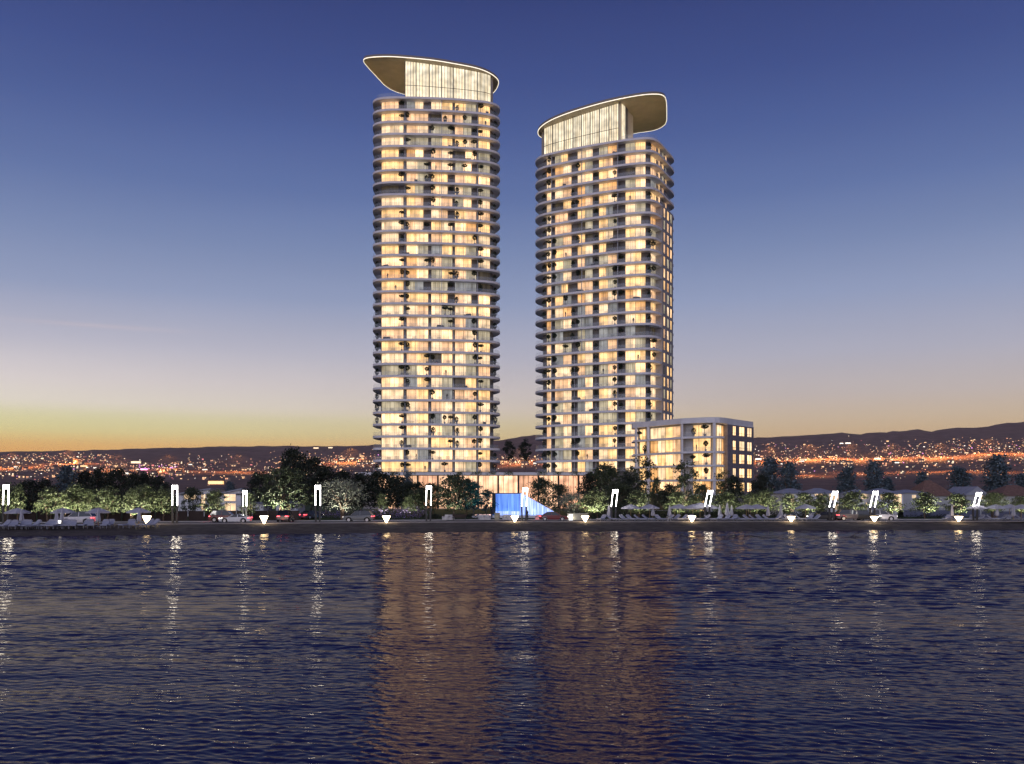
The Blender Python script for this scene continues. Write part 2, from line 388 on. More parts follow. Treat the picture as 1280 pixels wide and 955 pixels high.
b.build('seabed', mat('seabed', (0.02, 0.02, 0.02), 1, var=0))['kind'] = 'structure'

# ------------------------------------------------------------------ hills and the far city
RIDGE = [(-900, 566), (-400, 563), (0, 565), (110, 562.5), (200, 560), (335, 557), (400, 558), (468, 556), (560, 553), (622, 550.5), (669, 543.5), (760, 546), (850, 549), (944, 547), (994, 544.6), (1030, 543),
         (1050, 540.6), (1076, 543), (1088, 540), (1110, 540), (1145, 536.5), (1163, 539.5), (1194, 535), (1232, 534), (1250, 530), (1280, 527), (1420, 531), (1700, 540), (2300, 556)]
def ridge(px):
    for (a, ya), (b_, yb) in zip(RIDGE, RIDGE[1:]):
        if a <= px <= b_: return ya + (yb - ya) * (px - a) / (b_ - a)
    return 560
def hash1(a, b=0): return (sin(a * 12.9898 + b * 78.233) * 43758.5453) % 1.0
def vnoise(x, y):
    xi, yi = math.floor(x), math.floor(y); fx, fy = x - xi, y - yi
    fx = fx * fx * (3 - 2 * fx); fy = fy * fy * (3 - 2 * fy)
    return (hash1(xi, yi) * (1 - fx) + hash1(xi + 1, yi) * fx) * (1 - fy) + (hash1(xi, yi + 1) * (1 - fx) + hash1(xi + 1, yi + 1) * fx) * fy
Y0, Y1 = 850.0, 6500.0
def hill_pt(px, t):
    """t 0..1 up the slope; beyond 1 falls off behind the ridge"""
    Y = Y0 + (Y1 - Y0) * t
    el = HZ - ridge(px)
    base = -5.9
    u = min(t, 1.0)
    e = base + (el - base) * (0.55 * u + 0.45 * u * u) * (1 if t <= 1 else max(0.2, 1 - (t - 1) * 1.5))
    e += (vnoise(px * 0.021, t * 5) - 0.5) * 7 * u * (1 - u) * 2 + (vnoise(px * 0.13, t * 14) - 0.5) * 1.6 * u
    return Vector((PX(px, Y), Y, CZ + e * Y / F))
b = MB(); pxs = [-900 + 8 * i for i in range(401)]; ts = [i / 44 for i in range(45)] + [1.08, 1.25, 1.5]
n = len(pxs)
vs = [hill_pt(p, t) for t in ts for p in pxs]
b.mesh(vs, [(j * n + i, j * n + i + 1, (j + 1) * n + i + 1, (j + 1) * n + i) for j in range(len(ts) - 1) for i in range(n - 1)])
m_hill = mat('hill_scrub', (0.15, 0.085, 0.068), 0.95, 0.05, var=0.45, scale=0.012)
b.build('hills', m_hill, smooth=True)['kind'] = 'structure'

# ------------------------------------------------------------------ towers
def smooth_closed(pts, it=2):
    for _ in range(it):
        q = []
        for i in range(len(pts)):
            a = pts[i]; c = pts[(i + 1) % len(pts)]
            q += [(a[0] * .75 + c[0] * .25, a[1] * .75 + c[1] * .25), (a[0] * .25 + c[0] * .75, a[1] * .25 + c[1] * .75)]
        pts = q
    return pts
def area(p): return sum(p[i][0] * p[(i + 1) % len(p)][1] - p[(i + 1) % len(p)][0] * p[i][1] for i in range(len(p))) / 2
def inset(p, d):
    n = len(p); out = []; s = 1 if area(p) > 0 else -1
    for i in range(n):
        a, b_, c = Vector(p[i - 1]), Vector(p[i]), Vector(p[(i + 1) % n])
        e = ((b_ - a).normalized() + (c - b_).normalized())
        if e.length < 1e-6: e = b_ - a
        e.normalize(); nrm = Vector((-e.y, e.x)) * s
        out.append((b_.x + nrm.x * d, b_.y + nrm.y * d))
    return out
def hit(poly, px):
    """nearest point of a closed outline on the sight line of photo column px (plan view)"""
    best = None; k = (px - 640) / F
    for i in range(len(poly)):
        (x0, y0), (x1, y1) = poly[i], poly[(i + 1) % len(poly)]
        a = x0 - k * y0; c = x1 - k * y1
        if a * c <= 0 and a != c:
            t = a / (a - c); y = y0 + (y1 - y0) * t
            if best is None or y < best[1]: best = (x0 + (x1 - x0) * t, y)
    if best is None:
        best = min(poly, key=lambda p: abs(p[0] - k * p[1]))
    return best
def run(poly, pa, pb, n=4):
    return [hit(poly, pa + (pb - pa) * i / n) for i in range(n + 1)]
def pick(weights=WW, h=None):
    if h is not None:                    # cooler, paler lamps low down, warmer ones higher up
        weights = [16, 42, 16, 14, 8, 1, 6, 1] if h < 0.42 else [30, 20, 15, 14, 7, 6, 6, 3]
    return random.choices(range(len(WIN)), weights)[0]
def window_mesh(pts, z0, z1, mats_idx, panes, mullions=0):
    """curved lit glazing along pts; panes = material per stretch; dark frame bars stand 4 cm proud"""
    b = MB(); n = len(pts) - 1; L = 0; used = sorted(set(mats_idx)); lut = {k: i for i, k in enumerate(used)}; fi = len(used)
    lens = [0]
    for i in range(n): lens.append(lens[-1] + (Vector(pts[i + 1]) - Vector(pts[i])).length)
    T = lens[-1]; off = random.uniform(0, 60)
    for i in range(n):
        (x0, y0), (x1, y1) = pts[i], pts[i + 1]
        mid = (lens[i] + lens[i + 1]) / 2 / T
        k = mats_idx[min(int(mid * len(mats_idx)), len(mats_idx) - 1)]
        b.face([(x0, y0, z0), (x1, y1, z0), (x1, y1, z1), (x0, y0, z1)], lut[k],
               [(off + lens[i], 0), (off + lens[i + 1], 0), (off + lens[i + 1], z1 - z0), (off + lens[i], z1 - z0)])
    def at(s):
        for i in range(n):
            if s <= lens[i + 1] + 1e-6:
                t = (s - lens[i]) / max(1e-6, lens[i + 1] - lens[i])
                return Vector(pts[i]).lerp(Vector(pts[i + 1]), t)
        return Vector(pts[-1])
    nm = max(1, round(T / 1.25))
    for j in range(nm + 1):
        p = at(T * j / nm); w = 0.05 if j % max(1, nm // len(mats_idx)) else 0.09
        b.box(p.x - w / 2, p.y - 0.07, z0, p.x + w / 2, p.y - 0.004, z1, fi)
    return b, [WIN[k] for k in used] + [M_frame]
FLOOR = 3.3
OUT1 = smooth_closed([(-38.9, 247.5), (-38.2, 243.4), (-35.0, 241.7), (-28.9, 241.6), (-19.4, 242.2), (-9.5, 243.7), (-5.0, 245.2), (-3.0, 248.6), (-4.2, 254), (-9, 262), (-22, 266), (-34, 264.5), (-38.7, 257)], 2)
OUT2 = smooth_closed([(6.5, 252.8), (8.0, 249.0), (12.5, 246.2), (19.06, 242.6), (28.4, 238.3), (33.4, 236.7), (37.0, 236.2), (39.6, 238.6), (42.3, 244.0), (45.6, 250.4), (46.5, 253.5), (44, 258), (24, 268), (10, 262), (7.0, 257)], 2)
def tower(nm, label, out, nfl, bays, parts_px, col_px, cx, cy, extra=None):
    root = thing('apartment_tower', label, 'tower', (cx, cy, 0))
    og = (cx, cy, 0)
    gl = inset(out, 1.9); core = inset(out, 2.2)
    z0 = 10.0
    b = MB(); b.prism(core, 0.0, z0 + nfl * FLOOR + 0.1)
    # the grey wall piers between the apartments stand at the glass line
    for (a, c) in col_px:
        pts = run(gl, a, c, 2)
        pts2 = [(x, y + 0.45) for x, y in pts]
        b.prism(pts + list(reversed(pts2)), z0, z0 + nfl * FLOOR)
    b.build('core_wall', M_core, root, og)
    for k in range(nfl):
        zb = z0 + k * FLOOR
        sb = MB(); zt = zb + FLOOR
        sb.prism(out if not extra else extra(k), zt - 0.5, zt + 0.06)
        for p, lo, hi, dep in parts_px:
            if not (lo <= k < hi): continue
            q = hit(inset(out, dep), p); g = hit(gl, p)
            if q and g: sb.beam((q[0], q[1], (zb + zt) / 2 - 0.22), (g[0], g[1] + 0.3, (zb + zt) / 2 - 0.22), 0.16, FLOOR - 0.6, 1)
        st = sb.build('storey', [M_slab, M_part], root, og)
        # glass balustrade on the slab below
        rl = inset(out if not extra else out, 0.12); rb = MB(); m_ = len(rl)
        idx = [i for i in range(m_) if rl[i][1] < cy + 6]
        for i in range(m_):
            j = (i + 1) % m_
            if rl[i][1] < cy + 4 and rl[j][1] < cy + 4 and not (extra and k < 22 and rl[i][0] > 39.5):
                (x0, y0), (x1, y1) = rl[i], rl[j]
                rb.face([(x0, y0, zb + 0.08), (x1, y1, zb + 0.08), (x1, y1, zb + 1.05), (x0, y0, zb + 1.05)], 0)
        rb.build('balcony_rail', M_rail, st, og)
        odd = (nfl - k)
        dim = (odd == 16 and nm == 1) or (odd == 16 and nm == 2)
        for (a, c, np_) in bays:
            sh = 0
            if k > nfl * 0.45 and random.random() < 0.35 and c - a > 20: c = c - (c - a) * 0.22
            mi = [pick(h=k / nfl) for _ in range(np_)]
            if dim and a > 500: mi = [random.choice([6, 7, 3]) for _ in mi]
            wb, wm = window_mesh(run(gl, a, c, max(4, 2 * np_)), zb + 0.1, zt - 0.52, mi, np_)
            wb.build('window', wm, st, og)
    return root, gl, og
bays1 = [(477, 504.5, 1), (508.2, 535.3, 2), (539, 565.5, 2), (568.6, 595.3, 2), (598, 612.5, 1)]
parts1 = [(552.2, 12, 31, 0.25), (597.0, 0, 31, 0.7), (506.2, 0, 31, 0.9), (537.5, 0, 12, 1.3), (566.8, 0, 12, 1.3)]
cols1 = [(504.7, 508.0), (535.4, 538.8), (565.6, 568.5), (595.4, 597.9), (612.6, 617)]
T1, GL1, OG1 = tower(1, 'taller curved apartment tower on the left, its pointed roof canopy jutting left', OUT1, 31, bays1, parts1, cols1, -21, 254)
SA = Vector((40.15, 240.0)); SB = Vector((45.15, 249.9)); sd = (SB - SA).normalized(); sn = Vector((sd.y, -sd.x)); Ls = (SB - SA).length
def ext2(k):
    """only the top five balconies run round onto the side wall; below it is flush"""
    if k >= 21: return OUT2
    q = []
    for p in OUT2:
        r = Vector(p) - SA; t = r.dot(sd); o = r.dot(sn)
        if t > 1.2 and o > -0.35: w = SA + sd * min(t, Ls + 0.9) + sn * -0.35; p = (w.x, w.y)
        q.append(p)
    return q
bays2 = [(683.5, 689, 1), (693.8, 714.5, 2), (722, 741, 2), (748.7, 771.2, 2), (781.7, 807, 2), (813, 820, 1)]
parts2 = [(689.6, 0, 27, 0.4), (727.3, 10, 27, 0.25), (772.2, 0, 27, 0.35), (718, 0, 10, 1.2), (745, 0, 10, 1.2)]
cols2 = [(689.2, 693.5), (714.7, 721.8), (741.2, 748.5), (771.4, 781.5), (807.2, 812.8), (820.2, 823.5)]
T2, GL2, OG2 = tower(2, 'shorter curved apartment tower on the right, its roof canopy jutting right', OUT2, 27, bays2, parts2, cols2, 26, 252, ext2)
# right tower: the flush side wall with narrow windows
sw = MB()
def sp_(t, o): q = SA + sd * t + sn * o; return (q.x, q.y)
sw.prism([sp_(1.2, -3), sp_(1.2, 0.25), sp_(Ls, 0.25), sp_(Ls + 1.2, -1.5), sp_(Ls + 1.2, -4)], 10.0, 10 + 22 * FLOOR)
wall_o = sw.build('side_wall', mat('side_wall_grey', (0.3, 0.29, 0.3), 0.7, var=0.12, scale=0.5), T2, OG2)
for k in range(27):
    zb = 10 + k * FLOOR
    for t0, t1 in ((2.0, 3.4), (5.2, 6.9), (8.2, 9.6)):
        o = 0.26 if k < 22 else -1.2
        b = MB(); mi = pick([20, 16, 14, 10, 12, 8, 4, 4]); off = random.uniform(0, 50)
        a, c = sp_(t0, o), sp_(t1, o)
        b.face([(a[0], a[1], zb + 0.35), (c[0], c[1], zb + 0.35), (c[0], c[1], zb + 2.75), (a[0], a[1], zb + 2.75)], 0, [(off, 0), (off + 1.4, 0), (off + 1.4, 2.4), (off, 2.4)])
        for tt in (t0, (t0 + t1) / 2, t1):
            q = sp_(tt, o + 0.03); b.beam((q[0], q[1], zb + 0.35), (q[0], q[1], zb + 2.75), 0.07, 0.05, 1)
        b.build('window', [WIN[mi], M_frame], wall_o, OG2)

def canopy(root, og, pxpts, z_at, slope, xref, back, thick=0.75):
    """roof plate cut to a leaf shape, tilted along the facade, with a light line along its rim"""
    pts = []
    for px, py in pxpts:
        el = HZ - py; Y = (z_at - slope * xref) / ((el - slope * (px - 640)) / F)
        pts.append((PX(px, Y), Y))
    pts += back
    pts = smooth_closed(pts, 2)
    zf = lambda x, y: CZ + z_at + slope * (x - xref)
    b = MB(); b.prism(pts, zf, lambda x, y: zf(x, y) + thick, 0, 0, 1)
    o = b.build('roof_canopy', [mat('canopy_top', (0.2, 0.18, 0.17), 0.5, var=0.1), M_soffit], root, og)
    e = MB(); n = len(pts); ctr = inset(pts, -0.1); inn = inset(pts, 0.06)
    for i in range(n):
        j = (i + 1) % n
        vs = [(x, y, zf(x, y) + dz) for x, y, dz in ((*ctr[i], -0.06), (*ctr[j], -0.06), (*ctr[j], 0.1), (*ctr[i], 0.1), (*inn[i], -0.06), (*inn[j], -0.06))]
        e.mesh(vs, [(0, 1, 2, 3), (0, 4, 5, 1)])
    e.build('light_strip', emitmat('canopy_led', (1.0, 0.88, 0.66), 1.25), o, og)
    return o, zf
def penthouse(root, og, poly, z0, zf, seg_px, gl):
    """double-height glazed hall under the canopy"""
    inn = inset(poly, 0.4)
    b = MB(); b.prism(inn, z0, lambda x, y: zf(x, y) - 0.03)
    hall = b.build('penthouse_hall', mat('hall_wall', (0.5, 0.46, 0.4), 0.7, var=0.1), root, og)
    for (a, c) in seg_px:
        n = 4; pts = run(poly, a, c, n); g = MB(); off = random.uniform(0, 40); L = 0
        for i in range(n):
            (x0, y0), (x1, y1) = pts[i], pts[i + 1]; l = (Vector(pts[i]) - Vector(pts[i + 1])).length
            h0, h1 = zf(x0, y0) - 0.06, zf(x1, y1) - 0.06
            g.face([(x0, y0, z0), (x1, y1, z0), (x1, y1, h1), (x0, y0, h0)], 0, [(off + L, 0), (off + L + l, 0), (off + L + l, h1 - z0), (off + L, h0 - z0)]); L += l
        for i in range(0, n + 1):
            x, y = pts[i]; w = 0.10 if i % n else 0.18
            g.box(x - w / 2, y - 0.12, z0, x + w / 2, y - 0.004, zf(x, y) - 0.07, 1)
        for hh in (0.36,):
            for i in range(n):
                (x0, y0), (x1, y1) = pts[i], pts[i + 1]
                z0_ = z0 + hh * (zf(x0, y0) - z0); z1_ = z0 + hh * (zf(x1, y1) - z0)
                g.beam((x0, y0 - 0.1, z0_), (x1, y1 - 0.1, z1_), 0.1, 0.1, 1)
        g.build('window', [M_pent, M_frame], hall, og)
    return hall
ZT1 = 10 + 31 * FLOOR + 0.08
can1, zf1 = canopy(T1, OG1, [(485.5, 111.5), (470, 95), (456.5, 80.5), (453.3, 74), (463.5, 71.5), (484, 70.5), (507.5, 72), (540.5, 75), (570, 80), (597, 85), (614, 92), (624, 100.5), (622, 109), (617, 116)], 119.4 , -0.098, -40.6, [(-8, 262), (-20, 266), (-31, 265)])
ph1 = inset(OUT1, 1.6); ph1 = [p for p in ph1 if p[0] > -28.9]
ph1c = hit(inset(OUT1, 1.6), 506.3); ph1 = [(ph1c[0], ph1c[1])] + [p for p in ph1 if p[1] < 252 or True]
ph1 = sorted(ph1, key=lambda p: atan2(p[1] - 254, p[0] + 17))
penthouse(T1, OG1, ph1, ZT1, zf1, [(506.5, 520), (520.3, 536.5), (536.8, 552), (552.3, 566.5), (566.8, 581), (581.3, 596.5), (596.8, 613.5)], None)
ZT2 = 10 + 27 * FLOOR + 0.08
can2, zf2 = canopy(T2, OG2, [(676, 172), (671.5, 166.5), (674.5, 159.5), (686.4, 151), (706.8, 142.5), (733.5, 134), (765, 125.5), (796.3, 119.6), (815, 117.4), (829.5, 118.5), (833.2, 126), (833.4, 141), (833.4, 154), (824.5, 160.8), (813, 164)], 102.6, 0.13, 9.0, [(36, 262), (24, 267), (13, 262)])
ph2c = hit(inset(OUT2, 1.4), 775.5); ph2 = [p for p in inset(OUT2, 1.4) if p[0] < ph2c[0]] + [ph2c, (34.5, 249.5)]
ph2 = sorted(ph2, key=lambda p: atan2(p[1] - 253, p[0] - 20))
hall2 = penthouse(T2, OG2, ph2, ZT2, zf2, [(680, 690.5), (690.8, 705), (705.3, 716), (716.3, 726.5), (726.8, 737.5), (737.8, 749), (749.3, 761), (761.3, 773.2)], None)
for o_, gl_, zt, pa, pb, og, out in ((T1, GL1, ZT1, 471, 505, OG1, OUT1), (T2, GL2, ZT2, 777, 822, OG2, OUT2)):
    rl = inset(out, 0.5); b = MB(); pts = run(rl, pa, pb, 8)
    for p, q in zip(pts, pts[1:]): b.face([(p[0], p[1], zt + 0.02), (q[0], q[1], zt + 0.02), (q[0], q[1], zt + 1.15), (p[0], p[1], zt + 1.15)])
    b.build('terrace_rail', M_rail, o_, og)
# side glazing of the right penthouse (towards its terrace)
b = MB(); a = Vector(ph2c) + Vector((0.05, 0.3)); c = Vector((34.5, 249.5)); d = (c - a).normalized(); nn = Vector((d.y, -d.x)) * 0.25
for t0, t1, m_ in ((0.4, 3.0, 0), (3.2, 5.2, 1)):
    p = a + d * t0 + nn; q = a + d * t1 + nn
    b.face([(p.x, p.y, ZT2), (q.x, q.y, ZT2), (q.x, q.y, zf2(q.x, q.y) - 0.1), (p.x, p.y, zf2(p.x, p.y) - 0.1)], m_, [(0, 0), (2.5, 0), (2.5, 8), (0, 8)])
b.build('side_glazing', [M_pent, M_core], hall2, OG2)
# ------------------------------------------------------------------ podium between and under the towers
pod = thing('podium', 'long glazed podium glowing peach under both towers', 'building', (0, 250, 0))
og = (0, 250, 0)
b = MB(); b.prism([(-40, 238.4), (24.5, 238.4), (24.5, 239.5), (44, 262), (44, 270), (-40, 270)], -0.13, 8.9)
b.build('wall', mat('podium_wall', (0.3, 0.27, 0.25), 0.7, var=0.1), pod, og)
b = MB(); b.prism([(-41, 236.2), (25.0, 236.2), (25.5, 240), (45, 263), (45, 271), (-41, 271)], 9.0, 9.75)
b.build('roof_slab', M_slab, pod, og)
for i in range(11):
    x0 = -36 + i * 5.4; x1 = x0 + 5.2; g = MB(); off = random.uniform(0, 50)
    g.face([(x0, 238.2, 0.1), (x1, 238.2, 0.1), (x1, 238.2, 8.85), (x0, 238.2, 8.85)], 0, [(off, 0), (off + 5.2, 0), (off + 5.2, 8.8), (off, 8.8)])
    for j in range(5):
        x = x0 + 5.2 * j / 4; w = 0.05 if j % 4 else 0.15; g.box(x - w, 238.05, 0.1, x + w, 238.18, 8.85, 1)
    g.build('window', [random.choice([M_shop, M_shop, M_shop2]), M_frame], pod, og)
m_ivy = leafmat('trailing_leaves', (0.02, 0.04, 0.015), (0.06, 0.10, 0.03))
for i in range(14):
    if random.random() < 0.25: continue
    x = -36 + i * 4.4; v = MB()
    for _ in range(90):
        px_, pz_ = x + random.gauss(0, 0.7), 9.9 - abs(random.gauss(0, 0.55)); s = random.uniform(0.1, 0.22); an = random.uniform(0, 6)
        v.face([(px_ - s * cos(an), 236.05 - random.random() * 0.3, pz_ - s * sin(an)), (px_ + s * sin(an), 236.0 - random.random() * 0.2, pz_), (px_ + s * cos(an), 236.05, pz_ + s)])
    v.build('hanging_plant', m_ivy, pod, og)
# ------------------------------------------------------------------ low-rise block with the curved corner
LR = [(30.6, 224.5), (40.2, 210.4), (46.9, 207.0), (50.0, 208.6), (53.2, 212.6), (60.2, 221.2), (62.3, 233), (40, 236.5), (31, 230)]
lr = thing('apartment_block', 'low white apartment block with curved corner and dark brick side wing', 'building', (46, 218, 0)); og = (46, 218, 0)
def lr_smooth(p):
    return [p[0]] + [p[1]] + [(43.5, 208.3), (45.6, 207.2), (47.3, 207.0), (48.6, 207.4)] + p[3:]
LRo = lr_smooth(LR); gl3 = inset(LRo, 1.5)
levels = [4.0, 7.4, 10.8, 14.0, 17.5]
b = MB(); b.prism(inset(LRo, 1.8), -0.13, 20.6); b.build('wall', M_part, lr, og)
b = MB(); b.prism(LRo, 20.7, 22.0); b.build('roof', M_slab, lr, og)
P2 = hit(LRo, 909); P3 = (60.2, 221.2)
for i, z in enumerate(levels):
    zt = levels[i + 1] if i < 4 else 20.7
    sb = MB(); sl_ = [p for p in LRo if p[0] < 51] + [hit(LRo, 917.5), (50.5, 222), (34, 232)]
    sb.prism(sl_, z - 0.36, z + 0.1)
    for p in (852.8, 893.0, 810.5, 795.5):
        wd = {852.8: 0.45, 893.0: 0.6, 810.5: 0.55, 795.5: 0.5}[p]
        q = hit(inset(LRo, 0.12), p)
        if q: sb.box(q[0] - wd / 2, q[1], z + 0.1, q[0] + wd / 2, q[1] + 1.2, zt - 0.42 if i < 4 else 20.7, 0)
    st = sb.build('storey', M_slab, lr, og)
    for a, c, ms in ((799.5, 807, [0]), (813, 851, [5, 1, 4, 2]), (866.5, 888.5, [0, 4]), (895.6, 907.5, [1, 5])):
        wb, wm = window_mesh(run(gl3, a, c, 8), z + 0.12, zt - 0.44, [random.choice([0, 1, 4, 0, 5]) if random.random() < .5 else m_ for m_ in ms], 1)
        wb.build('window', wm, st, og)
    rl = inset(LRo, 0.1); rb = MB(); pts = run(rl, 854, 889, 6)
    for p, q in zip(pts, pts[1:]): rb.face([(p[0], p[1], z + 0.12), (q[0], q[1], z + 0.12), (q[0], q[1], z + 1.1), (p[0], p[1], z + 1.1)])
    rb.build('balcony_rail', M_rail, st, og)
for a, c, k_ in ((812, 832, 7), (866, 880, 0)):
    pts = run(inset(LRo, 1.75), a, c, 4); wb, wm = window_mesh(pts, 0.0, 3.5, [k_], 1); wb.build('window', wm, lr, og)
b = MB(); a = Vector(P2); c = Vector(P3); d = (c - a).normalized(); nn = Vector((d.y, -d.x))
def bw(t, o): q = a + d * t + nn * o; return (q.x, q.y)
LB = (c - a).length
b.prism([bw(1.6, -2.4), bw(0, 0.12), bw(LB, 0.12), bw(LB, -2.4)], -0.13, 20.5)
wing = b.build('brick_wing', M_brick, lr, og)
for i, z in enumerate(levels):
    for t0, t1 in ((0.18, 0.29), (0.42, 0.62), (0.73, 0.91)):
        w = MB(); p, q = bw(t0 * LB, 0.14), bw(t1 * LB, 0.14); off = random.uniform(0, 40); zz0, zz1 = z + 0.6, z + 2.75
        w.face([(p[0], p[1], zz0), (q[0], q[1], zz0), (q[0], q[1], zz1), (p[0], p[1], zz1)], 0, [(off, 0), (off + 1.6, 0), (off + 1.6, 1.9), (off, 1.9)])
        mid = bw((t0 + t1) / 2 * LB, 0.17)
        w.beam((mid[0], mid[1], zz0), (mid[0], mid[1], zz1), 0.09, 0.06, 1)
        p2, q2 = bw(t0 * LB, 0.17), bw(t1 * LB, 0.17); w.beam((p2[0], p2[1], zz0 + 0.55), (q2[0], q2[1], zz0 + 0.55), 0.06, 0.07, 1)
        for e in (p2, q2): w.beam((e[0], e[1], zz0), (e[0], e[1], zz1), 0.08, 0.06, 1)
        w.build('window', [WIN[random.choice([0, 1, 4, 4])], M_frame], wing, og)
b = MB(); b.prism([bw(1.5, -2.6), bw(-0.1, 0.2), bw(LB + 0.1, 0.2), bw(LB + 0.1, -2.6)], 20.52, 20.68); b.build('coping', M_slab, lr, og)

# ------------------------------------------------------------------ trees
def rot_quad(b, c, s, mi=0):
    u = Vector((random.gauss(0, 1), random.gauss(0, 1), random.gauss(0, 1))).normalized()
    v = u.orthogonal().normalized(); w = u.cross(v); a = random.uniform(0, 2 * pi)
    p = v * cos(a) + w * sin(a); q = u.cross(p)
    b.face([c - p * s * .5, c + q * s * .32, c + p * s * .5, c - q * s * .32], mi)
def crown_mesh(h0, h1, rad, prof, nclump, leaves, size, rough=0.35, skew=0.0):
    """leaf-sized faces in clumps spread through a crown: prof(t) gives the half width at relative height t"""
    b = MB()
    for _ in range(nclump):
        t = random.random() ** 0.9
        r = prof(t) * rad * (1 + random.uniform(-rough, rough))
        k = sqrt(random.random()) * 0.9; a = random.uniform(0, 2 * pi)
        c = Vector((cos(a) * r * k + skew * t, sin(a) * r * k, h0 + (h1 - h0) * t))
        cr = rad * random.uniform(0.16, 0.34)
        for _ in range(int(leaves * random.uniform(0.6, 1.4))):
            d = Vector((random.gauss(0, .5), random.gauss(0, .5), random.gauss(0, .42)))
            rot_quad(b, c + d * cr, size * random.uniform(0.6, 1.4))
    return b
def trunk_mesh(h0, rad, top, crown_r, nlimb=5, stems=1, lean=0.1):
    b = MB()
    for s_ in range(stems):
        a = 2 * pi * s_ / stems + random.random(); off = 0.12 * (stems > 1)
        base = Vector((cos(a) * off, sin(a) * off, -0.15)); sp = lean * (2.2 if stems > 1 else 1)
        p = Vector((cos(a) * sp * h0, sin(a) * sp * h0, h0))
        mid = base.lerp(p, 0.5) + Vector((random.uniform(-.08, .08), random.uniform(-.08, .08), 0))
        b.tube(base, mid, rad, rad * .8, 7); b.tube(mid, p, rad * .8, rad * .62, 7)
        for _ in range(max(2, nlimb // stems)):
            an = random.uniform(0, 2 * pi); rr = crown_r * random.uniform(0.3, 0.75)
            e = Vector((p.x + cos(an) * rr, p.y + sin(an) * rr, h0 + (top - h0) * random.uniform(0.35, 0.85)))
            m = p.lerp(e, 0.5) + Vector((0, 0, 0.12 * (top - h0)))
            b.tube(p, m, rad * .5, rad * .32, 5); b.tube(m, e, rad * .32, rad * .12, 5)
    return b
ROUND = lambda t: sqrt(max(0.02, 1 - (2 * t - 0.92) ** 2 / 1.18)) * (0.85 + 0.15 * sin(7 * t))
EGG = lambda t: sqrt(max(0.03, 1 - (1.75 * t - 0.6) ** 2 / 1.4))
CONE = lambda t: (0.95 - 0.72 * t) * (0.8 + 0.2 * sin(18 * t)) + 0.06
OLIVE = lambda t: sqrt(max(0.05, 1 - (1.7 * t - 0.75) ** 2 / 1.0))
UMB = lambda t: 0.35 + 0.75 * sin(min(1, t * 1.1) * pi * .9)
M_bark = mat('bark', (0.14, 0.10, 0.07), 0.9, 0.1, var=0.35, scale=6, bump=0.5)
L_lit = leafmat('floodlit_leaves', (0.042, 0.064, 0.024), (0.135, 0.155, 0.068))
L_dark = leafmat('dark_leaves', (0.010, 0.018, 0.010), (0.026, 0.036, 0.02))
L_blue = leafmat('blue_green_needles', (0.045, 0.075, 0.085), (0.15, 0.20, 0.23))
L_mid = leafmat('green_leaves', (0.022, 0.036, 0.016), (0.06, 0.075, 0.034))
L_olive = leafmat('silver_leaves', (0.09, 0.105, 0.075), (0.21, 0.22, 0.17))
L_teal = leafmat('teal_leaves', (0.01, 0.06, 0.05), (0.03, 0.11, 0.09))
def make_tree(kind, H, stem, rad, prof, leafm, ncl, lv, size, stems=1, nlimb=6, tr=0.1):
    r = thing(kind, None, 'tree')
    trunk_mesh(stem * H, tr, H, rad, nlimb, stems).build('trunk', M_bark, r)
    crown_mesh(stem * H * 0.92, H, rad, prof, ncl, lv, size).build('crown', leafm, r)
    return r
PROTO = {
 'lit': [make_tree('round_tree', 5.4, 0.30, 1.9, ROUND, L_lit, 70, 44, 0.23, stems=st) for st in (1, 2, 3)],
 'dark': [make_tree('broad_tree', 9.0, 0.22, 3.6, EGG, L_dark, 95, 46, 0.42, tr=.2) for _ in range(2)],
 'mid': [make_tree('leafy_tree', 8.0, 0.2, 3.2, EGG, L_mid, 85, 44, 0.34, tr=.18) for _ in range(2)],
 'blue': [make_tree('spruce_tree', 9.5, 0.14, 2.9, CONE, L_blue, 100, 46, 0.34, tr=.17) for _ in range(2)],
 'olive': [make_tree('olive_tree', 6.0, 0.28, 3.6, OLIVE, L_olive, 80, 44, 0.24, stems=2, nlimb=10, tr=.24)],
 'teal': [make_tree('willow_tree', 7.5, 0.2, 2.2, ROUND, L_teal, 60, 44, 0.3, tr=.13)],
 'slim': [make_tree('poplar_tree', 9.0, 0.42, 2.1, UMB, L_dark, 46, 44, 0.34, tr=.13) for _ in range(2)],
 'airy': [make_tree('airy_tree', 9.5, 0.25, 3.0, EGG, L_mid, 44, 40, 0.34, nlimb=9, tr=.16)],
}
HH = {'lit': 5.4, 'dark': 9, 'mid': 8, 'blue': 9.5, 'olive': 6, 'teal': 7.5, 'slim': 9, 'airy': 9.5}
RR = {'lit': 1.9, 'dark': 3.6, 'mid': 3.2, 'blue': 2.9, 'olive': 3.6, 'teal': 2.2, 'slim': 2.1, 'airy': 3.0}
used = {}
def put_tree(kind, px, Y, ytop, wpx, label, group=None, zb=-0.13):
    i = used.get(kind, 0); used[kind] = i + 1
    p = PROTO[kind][i % len(PROTO[kind])]
    H = PZ(ytop, Y) - zb; sz = H / HH[kind] / 1.03; sx = (wpx / 2 * Y / F) / RR[kind] / (0.82 if kind == 'blue' else 0.86 if kind == 'lit' else 0.95)
    loc = (PX(px, Y), Y, zb); rz = random.uniform(0, 6.28)
    if i < len(PROTO[kind]):
        p.location = loc; p.rotation_euler = (0, 0, rz); p.scale = (sx, sx, sz); tag(p, label, None, group); return p
    return dup(p, loc, rz, label, group, (sx, sx, sz))
def uplight(px, Y, watt=300, dy=3.2, col=(1.0, 0.95, 0.80), z=0.15):
    spot('tree_uplight', (PX(px, Y) + random.uniform(-.5, .5), Y - dy, z), watt, col, 0.12, False, 150)
